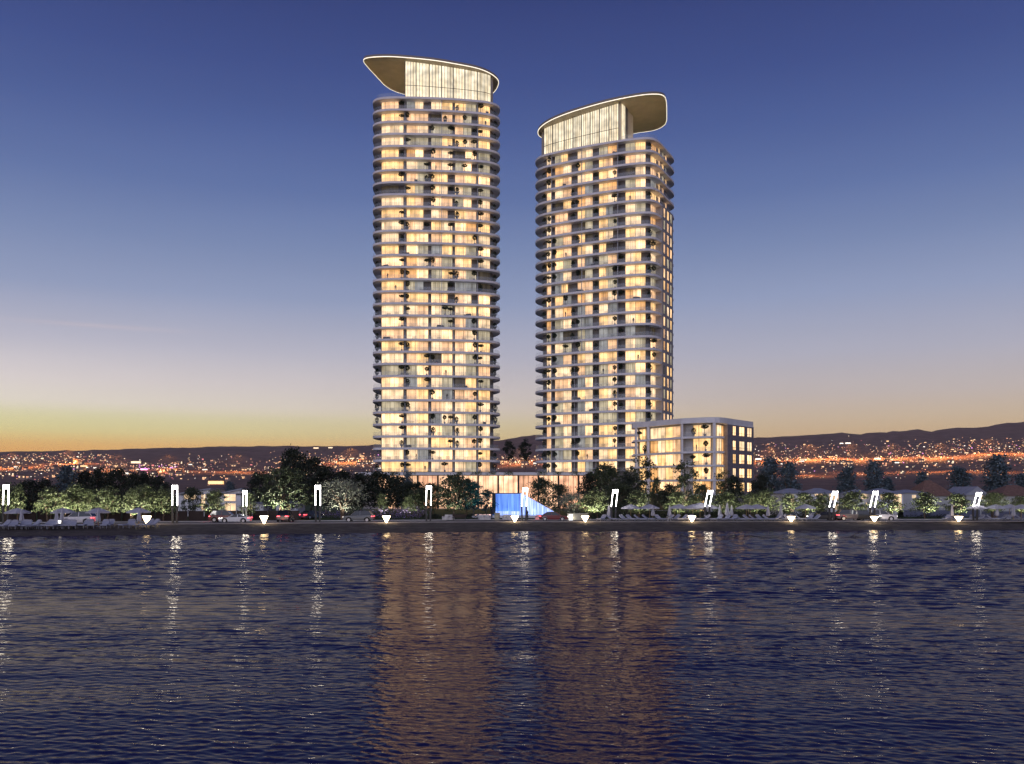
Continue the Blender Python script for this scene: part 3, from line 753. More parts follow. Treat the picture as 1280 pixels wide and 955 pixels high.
LIT = [(6, 606, 26), (22, 607, 20), (61, 610, 30), (81, 613, 22), (95, 605, 32), (112, 612, 22), (134, 610, 32), (165, 612, 22), (180, 606, 32), (204, 611, 32), (268, 613, 30), (312, 617, 20),
       (477, 617, 16), (510, 621, 16), (736, 617, 26), (747, 612, 26), (798, 613, 30), (846, 615, 32), (868, 620, 24), (905, 614, 34), (939, 617, 30), (957, 613, 32),
       (985, 617, 24), (1006, 616, 30), (1028, 617, 30), (1066, 614, 38), (1112, 616, 32), (1156, 615, 32), (1197, 617, 32), (1242, 616, 34), (1275, 620, 26)]
LITLAB = ['floodlit round tree behind the first light column at the far left edge', 'slim floodlit tree just right of the far left light column', 'floodlit two-stemmed tree between the first and second open parasols',
 'small dimmer tree left of the bright tree over the white car', 'tallest floodlit tree above the bonnet of the white off-road car', 'dim narrow tree above the roof of the white off-road car',
 'spreading floodlit tree above the tail of the white off-road car', 'dim slim tree just left of the fourth parasol on the left beach', 'bright floodlit tree above the fourth open parasol on the left',
 'floodlit tree standing just left of the second light column', 'round floodlit tree before the white villa, left of the silver sports car', 'small dim tree behind the third light column from the left',
 'little floodlit tree on the lawn, right of the olive tree', 'little floodlit tree on the lawn left of the leaning light column', 'floodlit tree left of two brighter ones, right of the sixth cone lamp',
 'bright floodlit tree close beside the sixth cone lamp', 'bright floodlit tree between the first two open parasols right of centre', 'floodlit tree at the foot of the low block, left of the lit doorway',
 'narrow floodlit tree right beside the lit doorway of the low block', 'floodlit tree below the brick wing of the low block', 'floodlit tree just right of the brick wing, above two parasols', 'wider floodlit tree above the two rightmost parasols of the central beach',
 'narrow floodlit tree behind the eighth cone lamp', 'floodlit tree before the pale villa, above the single parasol', 'floodlit tree just left of the tenth light column', 'broad floodlit tree between the two light columns by the parked cars',
 'round floodlit tree on a thin trunk right of the parked pickup', 'round floodlit tree alone on the dark lawn before the brown roof', 'floodlit tree directly above the last cone lamp', 'floodlit tree right of the last light column', 'floodlit tree at the far right edge of the shore']
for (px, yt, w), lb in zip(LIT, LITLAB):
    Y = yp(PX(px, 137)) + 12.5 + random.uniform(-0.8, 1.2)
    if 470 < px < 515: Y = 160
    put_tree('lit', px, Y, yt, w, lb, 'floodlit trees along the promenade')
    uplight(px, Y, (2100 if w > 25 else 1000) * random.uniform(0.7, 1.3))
DARK = [('dark', 34, 165, 602, 36, 'dark tree behind the beach, lowest of the left row'), ('dark', 57, 168, 600, 30, 'dark tree in the left row, just left of the tallest'), ('blue', 84, 172, 583, 40, 'tallest dark blue-grey tree of the left background row'),
 ('dark', 104, 175, 590, 34, 'dark tree in the left row, right of the tallest'), ('dark', 124, 172, 586, 30, 'round dark tree above the white car, second of the left row peaks'), ('dark', 146, 172, 587, 32, 'dark round tree of the left row, third peak'),
 ('dark', 168, 170, 592, 30, 'dark tree of the left row behind the fourth parasol'), ('dark', 182, 172, 592, 26, 'dark tree of the left row right of the fourth parasol'), ('dark', 198, 170, 596, 30, 'dark tree at the right end of the left background row'),
 ('mid', 241, 158, 609, 24, 'dark leafy tree before the white villa, right of the second light column'), ('dark', 326, 168, 592, 36, 'dark tree behind the third light column, right of the villa'),
 ('blue', 287, 190, 602, 22, 'small bluish tree rising behind the villa roof'),
 ('dark', 366, 182, 562, 44, 'tallest dark tree on the left, above the big green tree'), ('dark', 389, 180, 574, 46, 'dark tree on the right shoulder of the tallest left tree'), ('dark', 408, 178, 584, 44, 'dark tree behind the olive tree, left side'),
 ('dark', 430, 182, 590, 44, 'dark tree straight behind the olive tree'), ('dark', 452, 182, 592, 44, 'dark tree behind the olive tree, right side'), ('dark', 476, 178, 591, 44, 'dark tree at the left foot of the taller tower'), ('dark', 497, 176, 596, 40, 'dark tree under the first window column of the taller tower'),
 ('blue', 509, 186, 592, 22, 'narrow dark conifer breaking the podium line under the taller tower'),
 ('mid', 355, 152, 585, 60, 'big half-lit green tree left of the fourth light column'), ('mid', 525, 168, 612, 40, 'low leafy tree left of the leaning light column'), ('mid', 567, 165, 594, 46, 'round green tree in front of the podium under the taller tower'),
 ('teal', 592, 168, 602, 32, 'teal-lit tree left of the blue waterfall'), ('teal', 608, 172, 612, 26, 'teal-lit tree right beside the dark edge of the waterfall'), ('mid', 678, 178, 597, 34, 'dark green tree above the sloping flank of the waterfall'),
 ('olive', 716, 160, 617, 40, 'pale thin olive tree right of the waterfall'), ('mid', 700, 172, 606, 30, 'leafy tree between the waterfall flank and the pale olive tree'), ('mid', 758, 180, 580, 46, 'big dark tree at the foot of the shorter tower'), ('dark', 740, 184, 592, 36, 'dark tree left of the big tree under the shorter tower'),
 ('airy', 800, 178, 572, 44, 'tall loose tree at the left corner of the low block'), ('dark', 784, 172, 594, 34, 'dark tree between the shorter tower and the low block'), ('airy', 857, 164, 576, 42, 'pointed leafy tree in front of the low block'),
 ('mid', 820, 172, 598, 16, 'little dark round-headed tree before the low block, left part'), ('airy', 904, 172, 588, 30, 'loose dark tree before the brick wing, left of its windows'), ('dark', 917, 172, 596, 26, 'dark tree under the lower windows of the brick wing'),
 ('blue', 962, 200, 572, 40, 'blue-green conifer right of the brick wing'), ('blue', 986, 196, 578, 36, 'blue-green conifer over the left end of the villa roofs'), ('dark', 951, 186, 594, 26, 'low dark tree hugging the right side of the brick wing'),
 ('blue', 1060, 196, 583, 36, 'blue conifer behind the light column with the pink car'), ('blue', 1092, 194, 578, 36, 'blue conifer behind the eleventh light column'), ('blue', 1110, 198, 597, 26, 'small dark conifer right of the one behind the eleventh column'),
 ('blue', 1153, 198, 591, 26, 'small blue conifer left of the brown roof'), ('blue', 1199, 192, 583, 40, 'blue conifer between the brown roof and the grey gable'), ('blue', 1246, 190, 570, 46, 'tallest blue conifer near the right edge'), ('blue', 1277, 196, 592, 28, 'blue conifer cut by the right edge'),
 ('mid', 541, 170, 604, 34, 'leafy tree right behind the leaning light column, left of the round one'), ('mid', 583, 172, 599, 30, 'leafy tree between the round green tree and the teal ones'), ('dark', 517, 174, 604, 38, 'dark tree below the conifer that breaks the podium line'), ('mid', 772, 168, 602, 34, 'leafy tree right of the big one under the shorter tower'), ('dark', 836, 176, 606, 30, 'dark tree before the left part of the low block'), ('mid', 878, 170, 606, 26, 'leafy tree over the lit doorway of the low block'),
 ('olive', 428, 146, 601, 60, 'silvery spreading olive tree on the lawn left of centre')]
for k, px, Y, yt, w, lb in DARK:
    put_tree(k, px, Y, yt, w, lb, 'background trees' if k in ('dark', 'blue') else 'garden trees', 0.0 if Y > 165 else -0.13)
for px, Y, w in ((355, 152, 7000), (428, 146, 2600), (857, 164, 2000), (716, 160, 500), (800, 178, 700), (567, 165, 1400), (525, 168, 900), (678, 178, 300), (758, 176, 300), (904, 172, 400)): uplight(px, Y, w, 3.5)
spot('pool_glow', (PX(600, 164), 164, 0.4), 500, (0.15, 0.75, 0.8), 0.3, False, 150)
put_tree('slim', 636, 252, 551, 15, 'slender tall tree on the podium roof, left of the pair', 'slender trees between the towers', 9.7)
put_tree('slim', 656.5, 252, 548, 18, 'slender tall tree on the podium roof, right and broader of the pair', 'slender trees between the towers', 9.7)

# shrubs, hedges, flower beds
def shrub(name, px, Y, w, h, m, label, cat='shrub', group=None, n=22, size=0.16, dep=None, z=-0.1):
    b = MB()
    for _ in range(n):
        c = Vector((random.uniform(-.5, .5) * w, random.uniform(-.5, .5) * (dep or w * .6), random.uniform(0.1, .85) * h))
        for _ in range(26):
            rot_quad(b, c + Vector((random.gauss(0, .16) * min(w, 3), random.gauss(0, .16) * min(w, 2), random.gauss(0, .14) * h)), size * random.uniform(.6, 1.4))
    o = b.build(name, m); o.location = (PX(px, Y), Y, z); return tag(o, label, cat, group)
L_purp = leafmat('purple_flowers', (0.10, 0.07, 0.17), (0.24, 0.19, 0.36))
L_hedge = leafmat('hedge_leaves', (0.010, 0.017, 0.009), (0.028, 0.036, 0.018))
for px, Y, w, h, lb in ((489, 156, 5.0, 1.9, 'mauve flowering shrub right of the olive tree'), (512, 155, 5.0, 2.1, 'larger mauve flowering shrub left of the leaning light column'), (462, 160, 4.5, 1.5, 'low lilac flower bed behind the grey car'), (415, 158, 6, 1.4, 'low lilac flower bed left of the olive trunk'), (385, 160, 5, 1.3, 'low lilac bed behind the fourth light column')):
    shrub('flowering_shrub', px, Y, w, h, L_purp, lb, 'shrub', 'flowering shrubs on the lawn')
HX = [(752, 0, 10), (805, 0, 10), (858, 0, 10), (911, 0, 10), (964, 0, 10), (1010, 0, 7)]
HN = ['left end', 'second', 'third', 'fourth', 'fifth', 'right end']
for i, (px, _, w) in enumerate(HX):
    shrub('hedge', px, 150.5, 7.4 if i < 5 else 6.0, 1.6, L_hedge, f'dark clipped hedge behind the central sunbeds, {HN[i]} length of the row', 'hedge', 'hedge behind the central beach', 60, 0.2, 1.0)
for px, w, lb in ((545, 4, 'low dark bushes at the foot of the leaning light column'), (590, 5, 'low dark bush left of the waterfall pool'), (1150, 9, 'low dark hedge on the lawn behind the last but one lamp'), (1100, 6, 'low dark hedge behind the parked pickup')):
    shrub('low_bush', px, 152, w, 0.9, L_hedge, lb, 'bush', None, 26, 0.2, 1.0)

# ------------------------------------------------------------------ fences, walls, villas
m_fence = mat('fence_brown', (0.045, 0.032, 0.028), 0.8, 0.2, var=0.2, scale=0.7)
b = MB(); n0 = 24
for i in range(n0):
    xa = -92 + i * 2.4; ya = yp(xa) + 14.6
    b.box(xa, ya, -0.13, xa + 2.36, ya + 0.12, 1.5, 0); b.box(xa - 0.05, ya - 0.03, -0.13, xa + 0.07, ya + 0.15, 1.6, 0)
b.build('fence', m_fence); tag(bpy.data.objects['fence'], 'long low dark brown boundary fence behind the left cars', 'fence')
m_wallb = mat('garden_wall_blue', (0.13, 0.14, 0.2), 0.8, 0.2, var=0.15)
b = MB(); b.box(PX(1122, 166), 166, -0.13, PX(1225, 166), 166.3, 1.1); o = b.build('garden_wall', m_wallb); tag(o, 'long slate blue garden wall in front of the brown roofed villa', 'wall')
b = MB(); b.box(PX(1228, 160), 160, -0.13, PX(1300, 160), 160.3, 1.0); o = b.build('garden_wall', m_wallb); tag(o, 'slate blue garden wall at the right edge behind the parasols', 'wall')
m_roofg = mat('roof_grey', (0.30, 0.31, 0.36), 0.7, var=0.15, scale=1.0)
m_roofb = mat('roof_brown', (0.2, 0.115, 0.085), 0.8, var=0.25, scale=2.0)
def villa(label, x0p, x1p, Y, y_eave, y_top, wins, roof='hip', roofm=None, dep=9, group='villas behind the promenade', wallm=None):
    x0, x1 = PX(x0p, Y), PX(x1p, Y); ze, zt = PZ(y_eave, Y), PZ(y_top, Y); cx = (x0 + x1) / 2
    root = thing('villa', label, 'house', (cx, Y, -0.13), 0, group); og = (cx, Y, -0.13)
    b = MB(); b.box(x0, Y, -0.13, x1, Y + dep, ze); b.build('wall', wallm or M_white, root, og)
    e = 0.35; r = MB()
    if roof == 'hip':
        k = min((x1 - x0) / 2 * .8, dep / 2)
        a = [(x0 - e, Y - e, ze), (x1 + e, Y - e, ze), (x1 + e, Y + dep + e, ze), (x0 - e, Y + dep + e, ze)]
        t = [(x0 + k, Y + dep / 2, zt), (x1 - k, Y + dep / 2, zt)]
        r.mesh(a + t, [(0, 1, 5, 4), (1, 2, 5), (2, 3, 4, 5), (3, 0, 4), (3, 2, 1, 0)])
    elif roof == 'gable':
        a = [(x0 - e, Y - e, ze), (cx, Y - e, zt), (x1 + e, Y - e, ze), (x0 - e, Y + dep + e, ze), (cx, Y + dep + e, zt), (x1 + e, Y + dep + e, ze)]
        r.mesh(a, [(0, 1, 2), (5, 4, 3), (0, 3, 4, 1), (1, 4, 5, 2), (0, 2, 5, 3)])
    else:
        a = [(x0 - e, Y - e, ze), (x1 + e, Y - e, zt), (x1 + e, Y + dep, zt), (x0 - e, Y + dep, ze)]
        r.mesh(a + [(x, y, z - 0.25) for x, y, z in a], [(0, 1, 2, 3), (7, 6, 5, 4), (0, 4, 5, 1), (1, 5, 6, 2), (2, 6, 7, 3), (3, 7, 4, 0)])
        b2 = MB(); b2.mesh([(x0, Y, ze - .3), (x1, Y, ze - .3), (x1, Y, zt - .3), (x0, Y + dep, ze - .3), (x1, Y + dep, ze - .3), (x1, Y + dep, zt - .3)], [(0, 1, 2), (5, 4, 3), (1, 4, 5, 2)])
        b2.build('gable_wall', wallm or M_white, root, og)
    r.build('roof', roofm or m_roofg, root, og)
    for (a, c, yt, yb) in wins:
        w = MB(); xa, xc = PX(a, Y), PX(c, Y); za, zc = PZ(yb, Y), PZ(yt, Y); off = random.uniform(0, 40)
        w.face([(xa, Y - 0.03, za), (xc, Y - 0.03, za), (xc, Y - 0.03, zc), (xa, Y - 0.03, zc)], 0, [(off, 0), (off + xc - xa, 0), (off + xc - xa, zc - za), (off, zc - za)])
        for x in (xa, (xa + xc) / 2, xc): w.box(x - .04, Y - 0.08, za, x + .04, Y - 0.035, zc, 1)
        for z in (za, zc): w.box(xa + .04, Y - 0.075, z - .04, xc - .04, Y - 0.036, z + .04, 1)
        w.build('window', [M_house_win, M_slab], root, og)
villa('white villa with two stacked lit windows behind the silver sports car', 273, 301, 166, 617, 610, [(280, 295, 617.5, 626.5), (281, 295, 629, 638.5)], 'shed')
villa('white villa left of the other, half hidden by a dark tree', 222, 262, 168, 617, 610, [(230, 246, 617.5, 624), (251.5, 257, 617.5, 638)], 'shed')
villa('low white annex with a lit window under the third light column', 303, 329, 164, 630, 627, [(308, 316, 631, 638.5)], 'hip', dep=6)
villa('low white annex with a wide lit window under the big green tree', 345, 372, 166, 629, 626, [(349, 363, 630.5, 639)], 'hip', dep=6)
villa('grey hip roofed villa behind the eighth cone lamp', 978, 1014, 172, 617, 610.5, [(987.5, 992.5, 618, 640)], 'hip')
villa('pale villa with a pointed grey roof left of the tenth light column', 1014, 1049, 168, 617, 610, [(1018, 1029, 617, 620), (1036.5, 1048, 617, 625.5), (1041.5, 1048, 628.5, 637.5)], 'hip')
villa('pale villa with lit upper windows between the two light columns by the cars', 1072, 1092, 170, 617, 611.5, [(1076, 1089, 617, 624), (1082, 1089, 628, 637)], 'hip')
villa('tall pale villa with a pointed roof right of the eleventh light column', 1094, 1129, 166, 617.5, 610.5, [(1117, 1127, 617.5, 637.5), (1100, 1106, 618, 624)], 'hip')
villa('flat grey villa with one small lit window left of the brown roof', 1129, 1160, 174, 616, 612, [(1139.5, 1145, 618.5, 623)], 'hip', wallm=M_part)
villa('villa with a tall dark brown roof near the right', 1153, 1193, 176, 620, 600, [], 'hip', m_roofb, wallm=M_part)
villa('grey gabled villa behind the last light column', 1208, 1234, 174, 619, 608, [(1225, 1230, 619, 624)], 'gable', wallm=M_part)
villa('villa with a brown roof cut by the right edge', 1252, 1310, 172, 620, 606, [], 'hip', m_roofb, wallm=M_part)

# ------------------------------------------------------------------ waterfall and its pool
def water_wall_mat(name, c1, c2, s):
    m = bpy.data.materials.new(name); m.use_nodes = True; nt = m.node_tree; b = nt.nodes['Principled BSDF']
    uv = nt.nodes.new('ShaderNodeTexCoord'); mp = nt.nodes.new('ShaderNodeMapping'); mp.inputs['Scale'].default_value = (2.2, 2.2, 0.12)
    n = nt.nodes.new('ShaderNodeTexNoise'); n.inputs['Scale'].default_value = 1.3; n.inputs['Detail'].default_value = 4
    r = nt.nodes.new('ShaderNodeValToRGB'); r.color_ramp.elements[0].position = .35; r.color_ramp.elements[1].position = .7
    r.color_ramp.elements[0].color = c1 + (1,); r.color_ramp.elements[1].color = c2 + (1,)
    nt.links.new(uv.outputs['Object'], mp.inputs['Vector']); nt.links.new(mp.outputs['Vector'], n.inputs['Vector']); nt.links.new(n.outputs['Fac'], r.inputs['Fac'])
    nt.links.new(r.outputs['Color'], b.inputs['Emission Color']); b.inputs['Emission Strength'].default_value = s
    b.inputs['Base Color'].default_value = (0.1, 0.2, 0.5, 1); b.inputs['Roughness'].default_value = 0.2
    return m
m_wblue = water_wall_mat('glowing_blue_water', (0.02, 0.10, 0.46), (0.22, 0.48, 1.0), 1.0)  # the blue lighting is put into the water as its own glow
m_wpale = water_wall_mat('glowing_pale_water', (0.16, 0.30, 0.85), (0.80, 0.90, 1.2), 1.1)  # same for foam and flank: light put in as emission
Yw = 172; xw = PX(640, Yw)
wf = thing('waterfall', 'blue glowing waterfall wall with a pale sloping flank before the podium', 'fountain', (xw, Yw, 0)); og = (xw, Yw, 0)
b = MB(); b.box(PX(615, Yw), Yw + .6, -0.13, PX(652, Yw), Yw + 1.6, PZ(616.2, Yw)); b.build('wall', mat('basalt', (0.03, 0.03, 0.035), 0.5, var=0.2), wf, og)
b = MB(); b.box(PX(619.5, Yw), Yw + .35, 0.1, PX(649.5, Yw), Yw + .55, PZ(617.2, Yw)); b.build('water_sheet', m_wblue, wf, og)
b = MB(); b.box(PX(619.5, Yw), Yw - .1, 0.1, PX(649.5, Yw), Yw + .34, 0.75); b.build('foam', m_wpale, wf, og)
b = MB(); xs = [649.8 + i * 1.55 for i in range(30)]
for i in range(29):
    xa, xc = PX(xs[i], Yw), PX(xs[i + 1], Yw); zt = PZ(617 + max(0, xs[i] - 652) * 0.57, Yw); w_ = 0.25 * (i % 2)
    b.box(xa, Yw - 0.2 - i * .06 - w_ * .4, 0.1, xc, Yw + .3 - i * .06, max(0.5, zt))
b.build('stepped_flank', m_wpale, wf, og)
b = MB(); b.box(PX(590, 160), 158, -0.1, PX(700, 160), 158.3, 0.35); b.build('pool_rim', M_slab, wf, og)
b = MB(); b.face([(PX(591, 160), 158.3, 0.2), (PX(699, 160), 158.3, 0.2), (PX(699, 160), 171, 0.2), (PX(591, 160), 171, 0.2)])
b.build('pool_water', mat('pool_water', (0.02, 0.08, 0.2), 0.05, 0.5, var=0, emit=(0.02, 0.14, 0.6), estr=0.5), wf, og)  # blue light put into the pool surface as a glow
lamp('fountain_light', (PX(634, Yw), Yw - 5, 0.8), 90, (0.3, 0.5, 1.0), 0.3); lamp('fountain_light', (PX(668, Yw), Yw - 6, 0.8), 120, (0.6, 0.75, 1.0), 0.3)
lamp('fountain_light', (PX(603, 165), 163, 0.8), 160, (0.15, 0.5, 1.0), 0.3)

# ------------------------------------------------------------------ light columns and cone lamps
m_colglow = emitmat('column_glow', (1.0, 0.96, 0.92), 16.0)
m_coneglow = emitmat('cone_glow', (1.0, 0.76, 0.45), 14.0)
m_pole = mat('pole_black', (0.03, 0.028, 0.028), 0.4, 0.5, var=0.1)
COLS = [(7, 606, 631, 655, 0.03), (218.5, 606.5, 632, 655, 0), (306, 613, 633, 653, 0), (397.3, 606.5, 632, 655, 0), (535.5, 607, 632, 653.5, .03), (655, 610, 633, 651.5, .07), (767, 612, 633, 651.5, .11), (884, 613, 633, 651.5, .2), (1039.5, 614, 634, 652, .24), (1090.5, 614, 634, 652, .22), (1219, 615.5, 635, 651.5, .26)]
COLLAB = ['white light column at the far left edge among trees', 'upright white light column left of the white villas', 'shorter white light column behind the silver sports car', 'upright white light column between the red-lit cars and the olive tree',
 'slightly leaning white light column under the taller tower', 'leaning white light column in front of the blue waterfall', 'leaning white light column under the shorter tower', 'leaning white light column in front of the low block', 'leaning white light column beside the small pink-lit car', 'leaning white light column behind the parked pickup', 'leaning white light column nearest the right edge']
for (px, yt, ym, yb, ln), lb in zip(COLS, COLLAB):
    Y = yp(PX(px, 136)) + (1.5 if px != 306 else 11.5); s = Y / F
    x = PX(px, Y); zt, zm, zb = PZ(yt, Y), PZ(ym, Y), 0.0
    r = thing('light_column', lb, 'street lamp', (x, Y, 0), 0, 'light columns along the promenade'); og = (x, Y, 0)
    w = 0.40 if px != 306 else 0.32; t = 0.085
    P_ = MB()
    for sx in (-1, 1): P_.beam((x + sx * (w - t / 2) * .8, Y, 0), (x + sx * (w - t / 2), Y, zm), 0.24, 0.22)
    P_.box(x - w, Y - .2, 0, x + w, Y + .2, 0.12); P_.build('post', m_pole, r, og)
    dx = (zt - zm) * ln
    for sx in (-1, 1):
        g = MB(); g.beam((x + sx * (w - t / 2), Y, zm + .01), (x + sx * (w - t / 2) + dx, Y, zt), t, t * 1.5); g.build('light_bar', m_colglow, r, og)
    g = MB(); g.box(x - w + dx + t + .01, Y - .1, zt - .55, x + w + dx - t - .01, Y + .1, zt - .02); g.build('light_bar', m_colglow, r, og)
CONES = [(183.5, 645), (330, 645), (483, 645), (643.5, 645), (731.5, 645), (865, 645), (989, 645.5), (1093, 645.5), (1198.5, 645.5)]
CONLAB = ['glowing cone lamp below the fourth parasol on the left beach', 'glowing cone lamp between the silver sports car and the red tail lights', 'glowing cone lamp right of the grey car', 'glowing cone lamp at the left edge of the waterfall', 'glowing cone lamp right of the pale olive tree',
 'glowing cone lamp below the leaning column at the low block', 'glowing cone lamp near the right end of the central parasols', 'glowing cone lamp in front of the parked pickup', 'glowing cone lamp at the right end, by the lone closed parasol']
for (px, yt), lb in zip(CONES, CONLAB):
    Y = yp(PX(px, 134)) - 1.0; x = PX(px, Y); zt = PZ(yt, Y); zg = -0.17; og = (x, Y, zg)
    r = thing('cone_lamp', lb, 'lamp', (x, Y, zg), 0, 'cone lamps along the beach edge')
    ch = min(1.15, zt - zg - .1); b = MB(); ch = min(1.15, zt - zg - .1); b.lathe([(0.001, zt - ch), (0.08, zt - ch), (0.58, zt - .04), (0.58, zt), (0.001, zt)], x, Y, 16); b.build('lamp_shade', m_coneglow, r, og)
    b = MB(); b.tube((x, Y, zg - .1), (x, Y, zt - ch + .03), 0.09, 0.09, 10); b.build('stem', m_pole, r, og)

# ------------------------------------------------------------------ cars
m_tyre = mat('tyre', (0.015, 0.015, 0.015), 0.9, 0.2, var=0.1); m_rim = mat('rim', (0.45, 0.45, 0.47), 0.3, 0.5, metal=0.8, var=0.05)
m_cglass = mat('car_glass', (0.015, 0.017, 0.02), 0.06, 0.6, var=0)
m_tail = emitmat('tail_light', (1.0, 0.05, 0.06), 5.0); m_head = emitmat('head_light', (1.0, 0.93, 0.8), 6.0)
def paint(n, c): return mat('paint_' + n, c, 0.25, 0.5, var=0.05)
def car(name, label, px, Y, rz, pn, pc, kind, lights=True, group=None, z=-0.12, scale=1.0):
    """front looks to -x before turning"""
    root = thing(name, label, 'car', (PX(px, Y), Y, z), rz, group, (scale,) * 3)
    body = paint(pn, pc)
    if kind == 'suv': L, Wd, H, wr, gc = 4.75, 1.95, 1.78, .38, .26; prof = [(0, .42), (.02, .78), (.12, .98), (1.25, 1.08), (4.62, 1.12), (4.74, .95), (4.75, .45)]; cab = [(1.15, 1.06), (1.95, 1.74), (2.6, 1.80), (4.1, 1.76), (4.62, 1.12)]
    elif kind == 'sport': L, Wd, H, wr, gc = 4.6, 1.9, 1.3, .35, .17; prof = [(0, .36), (.06, .58), (.5, .74), (1.5, .86), (3.6, .90), (4.5, .92), (4.6, .7), (4.58, .36)]; cab = [(1.4, .85), (2.15, 1.24), (2.7, 1.30), (3.2, 1.26), (4.2, .92)]
    else: L, Wd, H, wr, gc = 4.6, 1.85, 1.46, .34, .2; prof = [(0, .38), (.03, .66), (.3, .80), (1.2, .92), (3.75, .96), (4.5, .94), (4.6, .7), (4.58, .4)]; cab = [(1.15, .91), (1.9, 1.40), (2.5, 1.46), (3.3, 1.42), (4.05, .95)]
    poly = [(x - L / 2, zz) for x, zz in prof]
    ax = (-L / 2 + .2 * L, L / 2 - .2 * L)
    low = []
    for cx_ in (ax[1], ax[0]):          # wheel arches cut into the sill line
        low.append((cx_ + wr + .1, gc + .04)); low += [(cx_ + (wr + .09) * cos(a), wr + (wr + .09) * sin(a)) for a in (0.25, .8, pi / 2, pi - .8, pi - .25)]; low.append((cx_ - wr - .1, gc + .04))
    side = [(-L / 2 + .04, gc + .1)] + poly + [(L / 2 - .04, gc + .1)] + low
    b = MB(); n = len(side); hw = Wd / 2
    def hw_at(x, zz): return hw - .10 * (abs(x) / (L / 2)) ** 3 - max(0, .5 - zz) * .12
    vs = [(x, -hw_at(x, zz), zz) for x, zz in side] + [(x, hw_at(x, zz), zz) for x, zz in side]
    b.mesh(vs, [(k, (k + 1) % n, n + (k + 1) % n, n + k) for k in range(n)] + [tuple(range(n)), tuple(reversed(range(n, 2 * n)))])
    cp = [(x - L / 2, zz) for x, zz in cab]
    r_ = MB(); tw = hw * .72
    def roofq(k): return [(cp[k][0], -tw, cp[k][1] + .015), (cp[k + 1][0], -tw, cp[k + 1][1] + .015), (cp[k + 1][0], tw, cp[k + 1][1] + .015), (cp[k][0], tw, cp[k][1] + .015)]
    for k in range(1, len(cp) - 2): b.face(roofq(k))
    for s_ in (-1, 1):                   # roof pillars in body colour
        for k in (0, len(cp) - 2):
            b.beam((cp[k][0], s_ * (hw - .12 if k == 0 else tw + .02), cp[k][1]), (cp[k + 1][0], s_ * (tw + .02 if k == 0 else hw - .12), cp[k + 1][1]), .07, .07)
        b.beam((cp[2][0] + .1, s_ * (tw + .01), cp[2][1] - .02), (cp[2][0] + .1, s_ * (hw - .1), cp[0][1]), .08, .06)
    b.build('body', body, root)
    m_ = len(cp); gw = [hw - .12] + [tw] * (m_ - 2) + [hw - .12]
    g = MB(); vs = [(x, -w_, zz) for (x, zz), w_ in zip(cp, gw)] + [(x, w_, zz) for (x, zz), w_ in zip(cp, gw)]
    g.mesh(vs, [(k, k + 1, m_ + k + 1, m_ + k) for k in range(m_ - 1)] + [tuple(range(m_)), tuple(reversed(range(m_, 2 * m_)))]); g.build('windows_glass' if False else 'glasshouse', m_cglass, root)
    for cx_ in ax:
        for s_ in (-1, 1):
            w = MB(); yy = s_ * (hw - .11); w.tube((cx_, yy - .11, wr), (cx_, yy + .11, wr), wr, wr, 18); ow = w.build('wheel', m_tyre, root)
            w = MB(); w.tube((cx_, yy + s_ * .08, wr), (cx_, yy + s_ * .125, wr), wr * .66, wr * .6, 14); w.build('rim', m_rim, ow)
    zz = .72 if kind != 'suv' else .86
    for s_ in (-1, 1):
        t = MB(); t.box(L / 2 - .10, s_ * hw * .62 - .22, zz, L / 2 + .012, s_ * hw * .62 + .22, zz + .13); t.box(L / 2 - .30, s_ * (hw - .10) - .03, zz, L / 2 - .11, s_ * (hw - .10) + .03, zz + .13); t.build('tail_light', m_tail, root)
        t = MB(); t.box(-L / 2 - .012, s_ * hw * .62 - .2, zz - .1, -L / 2 + .12, s_ * hw * .62 + .2, zz + .02); t.build('head_light', m_head, root)
    if lights:
        for nm_, lx, cc, wt in (('tail_glow', L / 2 + .5, (1, .08, .08), 9), ('head_glow', -L / 2 - .6, (1, .93, .8), 22)):
            o = lamp(nm_, (0, 0, 0), wt, cc, .1); v = Matrix.Rotation(rz, 4, 'Z') @ Vector((lx, 0, .45)); o.location = (PX(px, Y) + v.x, Y + v.y, z + v.z)
    return root
car('parked_car', 'white off-road car driving left behind the left beach parasols', 99, yp(PX(99, 130)) + 5.0, 0, 'white', (0.66, 0.62, 0.62), 'suv')
car('parked_car', 'silver-white low sports car on the road before the villas', 294.5, yp(PX(294, 130)) + 5.0, 0.02, 'silver', (0.62, 0.62, 0.64), 'sport')
car('parked_car', 'dark red car half hidden behind the silver sports car', 282, yp(PX(282, 136)) + 8.6, pi, 'maroon', (0.11, 0.03, 0.03), 'suv')
car('parked_car', 'dark off-road car seen from behind with red tail lights', 357, yp(PX(357, 136)) + 8, -pi / 2 + .05, 'charcoal', (0.06, 0.06, 0.07), 'suv')
car('parked_car', 'small dark car further up the drive with one red light', 389, 152, -pi / 2 - .5, 'navy', (0.05, 0.055, 0.08), 'sedan')
car('parked_car', 'dark grey car with red tail light below the olive tree', 448.5, yp(PX(448, 132)) + 4.6, 0, 'grey', (0.12, 0.125, 0.13), 'suv', scale=0.97)
car('parked_car', 'dark red car with bright headlight by the waterfall', 692, 141.5, pi - .05, 'wine', (0.14, 0.025, 0.03), 'sedan')
car('parked_car', 'dark saloon car at the right end of the central sunbeds', 1028, 143.5, .05, 'black', (0.025, 0.026, 0.03), 'sedan', False)
car('parked_car', 'small pink-lit red car beside the leaning light column', 1045.5, 146, -pi / 2, 'red', (0.4, 0.06, 0.07), 'sedan', scale=.9)
car('parked_car', 'brown off-road car with lit headlamps between two light columns', 1063, 143, pi, 'brown', (0.16, 0.12, 0.11), 'suv')
